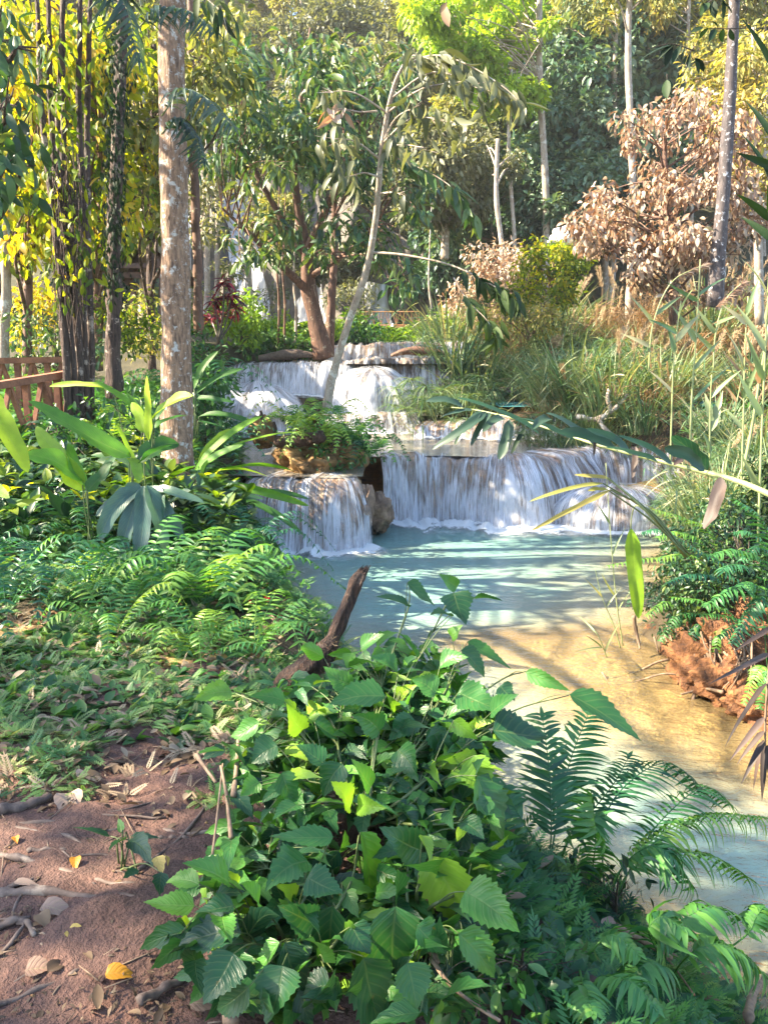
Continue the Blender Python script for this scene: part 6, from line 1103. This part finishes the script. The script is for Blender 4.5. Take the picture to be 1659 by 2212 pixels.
pfern('greyish fern with long drooping frond before the dark shrub', onground(1640, 1350, 6.6), [([(1600, 1250, 6.5), (1510, 1190, 6.4), (1430, 1145, 6.3), (1385, 1150, 6.3)], 30, .12, .018, .55, 1.1, .5), ([(1590, 1240, 6.4), (1600, 1220, 6.3), (1560, 1230, 6.2), (1620, 1268, 6.1)], 24, .12, .02, .6, 1.1, .4), ([(1560, 1260, 6.4), (1500, 1240, 6.3), (1440, 1260, 6.2)], 22, .11, .02, .4, 1.1, .4)], 'fernblue')
pfern('bright mint fern frond at the frame edge on the dark shrub', onground(1720, 1330, 6.5), [([(1670, 1200, 6.3), (1620, 1150, 6.2), (1586, 1150, 6.2)], 20, .12, .022, .85, 1.0, .4), ([(1680, 1220, 6.2), (1640, 1180, 6.1), (1600, 1210, 6.0)], 18, .11, .02, .7, 1.0, .4)], 'fernblue')
pfern('dark green fern spread across the top of the orange bank', onground(1600, 1400, 6.6), [([(1600, 1350, 6.5), (1560, 1330, 6.4), (1490, 1325, 6.3)], 22, .12, .022, .35, 1.1, .3), ([(1640, 1370, 6.4), (1600, 1350, 6.3), (1550, 1375, 6.2)], 22, .12, .022, .3, 1.1, .3), ([(1590, 1340, 6.5), (1520, 1300, 6.4), (1450, 1290, 6.4)], 22, .11, .022, .6, 1.1, .3)])
pfern('dark drooping fern covering the pool-side corner of the orange bank', onground(1500, 1360, 7.4), [([(1500, 1330, 7.2), (1460, 1330, 7.1), (1425, 1385, 7.0)], 20, .12, .022, .4, 1.1, .4), ([(1520, 1350, 7.0), (1500, 1360, 6.9), (1480, 1430, 6.8)], 20, .12, .022, .3, 1.1, .4), ([(1560, 1360, 6.8), (1550, 1380, 6.7), (1540, 1450, 6.6)], 20, .11, .022, .55, 1.1, .4), ([(1480, 1320, 7.3), (1440, 1300, 7.2), (1395, 1330, 7.1)], 20, .12, .022, .6, 1.1, .4)])
pfern('broad dark fern at the frame edge above the orange bank', onground(1690, 1330, 6.0), [([(1640, 1290, 5.9), (1590, 1270, 5.8), (1520, 1310, 5.7)], 24, .15, .024, .35, 1.1, .4), ([(1660, 1310, 5.8), (1620, 1320, 5.7), (1580, 1390, 5.6)], 22, .14, .024, .3, 1.1, .5), ([(1650, 1250, 5.9), (1600, 1190, 5.8), (1530, 1200, 5.7)], 24, .15, .024, .5, 1.1, .4), ([(1670, 1240, 5.9), (1640, 1120, 5.8), (1590, 1080, 5.8)], 24, .14, .024, .4, 1.1, .4)])
pfern('pale fern hanging down the face of the orange bank', onground(1670, 1420, 6.2), [([(1650, 1440, 6.0), (1630, 1460, 5.9), (1605, 1520, 5.85)], 18, .10, .02, .75, 1.1, .3), ([(1660, 1450, 5.9), (1645, 1480, 5.85), (1640, 1530, 5.8)], 16, .09, .02, .6, 1.1, .3)])
# tall hanging leaf, arched leaflets
leafplant('hanging_leaf', 'single long yellow-green leaf hanging straight down over the pool by the orange bank', P(1370, 1140, 6.2), [(1362, 1142, 6.2, 1379, 1336, 6.15, 40, .78, .03)], 'ginger', STRAP0, stalk=False, up=.05, wob=.08, cat='leaf')
leafplant('arching_plant', 'plant with bare arched stalk with a few drooping yellow-brown blades above the boulder fall', P(1480, 1200, 6.1), [(1312, 1032, 5.6, 1243, 1026, 5.6, 11, .75, .25), (1302, 1044, 5.6, 1152, 1082, 5.5, 14, .6, .3), (1318, 1058, 5.6, 1148, 1146, 5.5, 13, .8, .12), (1312, 1058, 5.6, 1270, 1060, 5.6, 9, .6, .2)], 'olive', srad=.011)
mb = MB(); mb.tube(curve(px3([(1480, 1200, 6.1), (1420, 1130, 5.9), (1360, 1072, 5.7), (1308, 1030, 5.6)]), 16), np.linspace(.011, .005, 16), 6)
root = [o for o in bpy.data.objects if o.get('label', '').startswith('plant with bare arched')][0]; mb.build('arched_stalk', M['cane'], root)
mb = MB(); mb.tube(curve(px3([(1362, 1143, 6.2), (1364, 1115, 6.1), (1372, 1092, 5.9), (1388, 1100, 5.8)]), 10), .005, 5)
root = bpy.data.objects[[o.name for o in bpy.data.objects if o.get('label', '').startswith('single long yellow-green')][0]]; mb.build('leaf_stalk', M['cane'], root)
# arching cane
cs = px3([(1720, 1095, 4.2), (1600, 1042, 4.5), (1500, 1015, 4.8), (1400, 990, 5.1), (1280, 958, 5.5), (1150, 915, 5.9), (1040, 888, 6.2), (975, 880, 6.3)]); root = thing('arching_cane', 'long arching cane with overlapping dark strap leaves stretched across the widest fall', 'cane', cs[0]); mb = MB(); mb.tube(curve(cs, 40), np.linspace(.019, .004, 40), 8); mb.build('stalk', M['cane'], root)
for (bx, by, bd, tx, ty, td, w, r, dr, mt) in [(1520, 1018, 4.7, 1437, 970, 4.7, 26, .1, .25, 'dark'), (1450, 1003, 4.9, 1340, 945, 4.9, 26, .3, .3, 'dark'), (1360, 980, 5.2, 1272, 930, 5.2, 27, .15, .3, 'dark'), (1282, 962, 5.4, 1186, 898, 5.4, 26, .4, .35, 'palm'), (1190, 905, 5.4, 1152, 926, 5.3, 20, .5, .3, 'palm'), (1165, 938, 5.7, 990, 862, 5.9, 22, .2, .2, 'dark'), (1240, 950, 5.5, 1120, 905, 5.6, 24, .15, .25, 'dark'), (1330, 972, 5.3, 1210, 935, 5.3, 22, .1, .25, 'dark'), (1420, 998, 5.0, 1310, 968, 5.0, 22, .15, .2, 'dark'), (1100, 908, 6.0, 1078, 992, 5.9, 24, .55, .1, 'palm'), (1090, 905, 6.0, 1050, 930, 5.9, 18, .5, .6, 'palm'), (1135, 925, 5.9, 1104, 980, 5.8, 11, .2, .1, 'shade'), (1050, 890, 6.1, 948, 962, 6.0, 20, .5, .45, 'palm'), (1040, 888, 6.1, 985, 958, 6.0, 16, .4, .3, 'palm'), (1000, 880, 6.2, 930, 870, 6.2, 14, .5, .5, 'palm'), (1060, 892, 6.1, 1020, 960, 6.0, 16, .3, .3, 'palm'), (1020, 885, 6.2, 960, 900, 6.2, 14, .5, .4, 'palm')]:
    mb = MB(); xleaf(mb, bx, by, bd, tx, ty, td, w, dr, r, STRAP, .65, wob=.06); mb.build('leaf', M[mt], root)
for (bx, by, bd, tx, ty, td, w) in [(1556, 1030, 4.6, 1520, 1142, 4.5, 30), (1372, 965, 5.1, 1366, 1032, 5.0, 13), (1290, 935, 5.4, 1282, 985, 5.4, 7), (1470, 975, 4.9, 1455, 1005, 4.8, 14)]:
    mb = MB(); xleaf(mb, bx, by, bd, tx, ty, td, w, .1, .5, STRAP, .2, wob=.15); mb.build('withered_leaf', M['deadfrond'], root)
leafplant('broadleaf_plant', 'single broad dark oval leaf standing above the arching cane', P(1528, 1018, 4.8), [(1527, 1016, 4.8, 1450, 942, 4.85, 40, .15, .1)], 'shrub', stalk=False, up=.2, cat='leaf')
# reeds
def reed(label, pts, w, blades, plume=False, mat='reed', r=.6):
    q = px3(pts); root = thing('reed', label, 'reed', q[0], 'tall reed stalks on the right bank'); mb = MB(); c_ = curve(q, 24); mb.tube(c_, w * mpp(*pts[0]) * .36 * np.linspace(1, .5, 24), 6); mb.build('stalk', M['cane'], root)
    for (bx, by, tx, ty, bw) in blades:
        lf = MB(); xleaf(lf, bx, by, pts[0][2], tx, ty, pts[0][2] + R.normal() * .15, bw, .18, float(np.clip(r + R.normal() * .2, 0, 1)), BLADE, .4); lf.build('blade', M[mat], root)
    if plume:
        pm = MB(); tip = c_[-1]; n = 320; t = R.random(n); D0 = nrm(c_[-1] - c_[-5]); pm.inst(TINY, tip - D0 * (t * .5)[:, None], D0 + np.array([.5, 0, -.15]) + rnds(n, .3), np.array([0, -1, .5]) + rnds(n, .4), .16, .012, .5, .5 + .4 * R.random(n)); pm.build('plume', M['brown'], root)
reed('tall pale green reed stalk rising past the side cascade', [(1490, 960, 9), (1494, 850, 9), (1503, 720, 9), (1512, 560, 9)], 7, [(1498, 800, 1560, 730, 10), (1502, 740, 1450, 660, 12), (1508, 640, 1570, 600, 10), (1508, 650, 1440, 610, 10), (1496, 870, 1580, 790, 10)])
reed('reed with wide green blades near its top before the thicket', [(1447, 1015, 8.6), (1450, 900, 8.6), (1455, 770, 8.6), (1470, 650, 8.6)], 6, [(1456, 760, 1440, 700, 12), (1458, 740, 1510, 680, 14), (1460, 720, 1400, 690, 12), (1465, 690, 1500, 620, 12), (1452, 850, 1400, 800, 9)])
reed('reed with broad upright blades low beside the side cascade', [(1532, 990, 8.2), (1533, 900, 8.2), (1536, 810, 8.2)], 6, [(1534, 930, 1560, 845, 20), (1534, 900, 1522, 850, 14), (1532, 980, 1515, 930, 14), (1535, 860, 1600, 800, 12)])
reed('stout reed stalk at the frame edge', [(1636, 1180, 7.2), (1642, 1000, 7.2), (1650, 800, 7.2), (1662, 560, 7.2)], 8, [(1646, 900, 1590, 800, 14), (1648, 820, 1610, 720, 14), (1652, 760, 1590, 660, 16), (1656, 640, 1600, 560, 16), (1640, 1060, 1600, 980, 14), (1655, 700, 1680, 600, 14)])
reed('thin dry reed stalk, reddish brown, in front of the side cascade', [(1566, 1020, 8.4), (1580, 930, 8.4), (1600, 820, 8.4), (1610, 760, 8.4)], 4, [(1590, 870, 1560, 830, 8), (1600, 810, 1560, 760, 8)], False, 'dryreed')
reed('thick brown dry cane leaning at the frame edge', [(1606, 1010, 7.8), (1622, 930, 7.8), (1640, 820, 7.8), (1660, 700, 7.8)], 11, [(1640, 830, 1600, 760, 12)], False, 'dryreed')
reed('slender reed with a feathery tan plume before the black trunk', [(1540, 800, 12), (1545, 720, 12), (1565, 650, 12), (1600, 612, 12)], 5, [(1545, 720, 1500, 660, 10), (1548, 700, 1600, 680, 10), (1542, 760, 1480, 700, 10)], True)
reed('reed with a drooping plume over the grass thicket', [(1400, 800, 14), (1410, 700, 14), (1450, 610, 14), (1520, 572, 14)], 5, [(1410, 700, 1360, 640, 10), (1415, 680, 1470, 640, 10), (1405, 750, 1340, 720, 10)], True)
reed('reed with blades crossing high at the frame edge below the overhead leaves', [(1670, 560, 5), (1668, 420, 5), (1665, 250, 5), (1668, 100, 5)], 8, [(1668, 400, 1600, 290, 18), (1668, 360, 1590, 330, 18), (1668, 480, 1590, 420, 20), (1667, 520, 1602, 470, 20), (1668, 300, 1610, 220, 16), (1668, 150, 1600, 40, 16), (1668, 460, 1660, 380, 18)], False, 'shade', .5)
reed('green reed standing behind the broad oval leaf', [(1600, 1060, 7.6), (1605, 900, 7.6), (1608, 760, 7.6), (1615, 640, 7.6)], 6, [(1605, 860, 1640, 780, 14), (1606, 800, 1570, 720, 12), (1610, 700, 1560, 660, 12), (1604, 930, 1560, 880, 12), (1612, 680, 1640, 600, 12)])
for lab, pts, bl in [('thin grass stalk standing in the pool before the boulder fall', [(1345, 1395, 7.3), (1330, 1290, 7.3), (1318, 1150, 7.3), (1308, 1000, 7.3)], [(1330, 1290, 1300, 1240, 5), (1322, 1200, 1350, 1140, 5), (1335, 1320, 1370, 1270, 5), (1316, 1130, 1290, 1090, 5)]), ('fine grass tuft rising from the golden shallows', [(1310, 1420, 7.1), (1295, 1380, 7.1), (1270, 1340, 7.1)], [(1300, 1400, 1240, 1410, 6), (1290, 1370, 1250, 1330, 5), (1305, 1410, 1340, 1340, 5), (1300, 1400, 1262, 1372, 5)]), ('bent grass blade tuft beside the thin grass stalk', [(1340, 1400, 7.2), (1325, 1350, 7.2), (1300, 1290, 7.2), (1285, 1230, 7.2)], [(1325, 1350, 1290, 1320, 5), (1310, 1310, 1340, 1270, 5), (1300, 1290, 1262, 1250, 5)])]:
    reed(lab, pts, 4, bl)
# dead palm frond
root = thing('dead_palm_frond', 'withered grey-brown palm frond hanging over the water at the frame edge', 'palm leaf', P(1668, 1380, 3.6)); mb = MB(); mb.tube(curve(px3([(1672, 1340, 3.6), (1660, 1450, 3.6), (1652, 1560, 3.6), (1652, 1640, 3.6)]), 14), np.linspace(.008, .004, 14), 6); mb.build('leaf_stalk', M['twig'], root); mb = MB()
for (bx, by, tx, ty, w) in [(1660, 1412, 1530, 1478, 13), (1655, 1477, 1566, 1613, 13), (1650, 1550, 1574, 1645, 14), (1650, 1580, 1592, 1650, 13), (1650, 1600, 1601, 1692, 14), (1652, 1610, 1627, 1706, 14), (1653, 1610, 1645, 1728, 16), (1668, 1355, 1583, 1408, 12), (1662, 1500, 1690, 1600, 12), (1656, 1610, 1664, 1720, 14)]:
    xleaf(mb, bx, by, 3.6, tx, ty, 3.55 + R.normal() * .08, w, .15, R.random(), BLADE, .4, wob=.1)
mb.build('leaflets', M['deadfrond'], root)

# ---------------------------------------------------------------- air
mb = MB(); mb.box((0, 62, 38), (170, 150, 86)); m, nt = newmat('hazy_air'); pv = nd(nt, 'ShaderNodeVolumePrincipled'); pv.inputs['Density'].default_value = .0005; pv.inputs['Color'].default_value = (.93, .95, 1, 1); pv.inputs['Anisotropy'].default_value = .2
oo = nd(nt, 'ShaderNodeOutputMaterial'); ln(nt, pv.outputs[0], oo.inputs['Volume']); kind(mb.build('haze', m, None, False), 'stuff')
# ---------------------------------------------------------------- light, sky, camera
w = bpy.data.worlds.new('World'); SC.world = w; w.use_nodes = True; nt = w.node_tree; nt.nodes.clear()
EL = 40; AZ = -94     # azimuth from +y (view direction), negative = towards the left
sky = nd(nt, 'ShaderNodeTexSky'); sky.sky_type = 'NISHITA'; sky.sun_disc = False; sky.sun_elevation = math.radians(EL); sky.sun_rotation = math.radians(AZ); sky.dust_density = 1.0
bg = nd(nt, 'ShaderNodeBackground'); bg.inputs['Strength'].default_value = .10; ln(nt, sky.outputs[0], bg.inputs[0]); o = nd(nt, 'ShaderNodeOutputWorld'); ln(nt, bg.outputs[0], o.inputs[0])
sl = bpy.data.lights.new('sun', 'SUN'); sl.energy = 5.0; sl.angle = math.radians(.53); sl.color = (1, .85, .62); so = bpy.data.objects.new('sun', sl); COL.objects.link(so); so.location = (-20, 5, 30)
dv = Vector((math.sin(math.radians(AZ)) * math.cos(math.radians(EL)), math.cos(math.radians(AZ)) * math.cos(math.radians(EL)), math.sin(math.radians(EL))))
so.rotation_euler = dv.to_track_quat('Z', 'Y').to_euler()
cd = bpy.data.cameras.new('camera'); co = bpy.data.objects.new('camera', cd); COL.objects.link(co); co.location = CAM; co.rotation_euler = (math.pi / 2 - PH, 0, 0)
cd.sensor_fit = 'VERTICAL'; cd.angle = 2 * math.atan(1106 / FPX); cd.clip_end = 600; cd.clip_start = .05; SC.camera = co
SC.render.engine = 'CYCLES'; SC.cycles.use_denoising = True; SC.cycles.max_bounces = 8; SC.cycles.transparent_max_bounces = 24; SC.cycles.diffuse_bounces = 4; SC.cycles.glossy_bounces = 3; SC.cycles.caustics_reflective = False; SC.cycles.caustics_refractive = False
SC.view_settings.view_transform = 'Standard'; SC.view_settings.look = 'None'; SC.view_settings.exposure = 2.65; SC.view_settings.gamma = 1
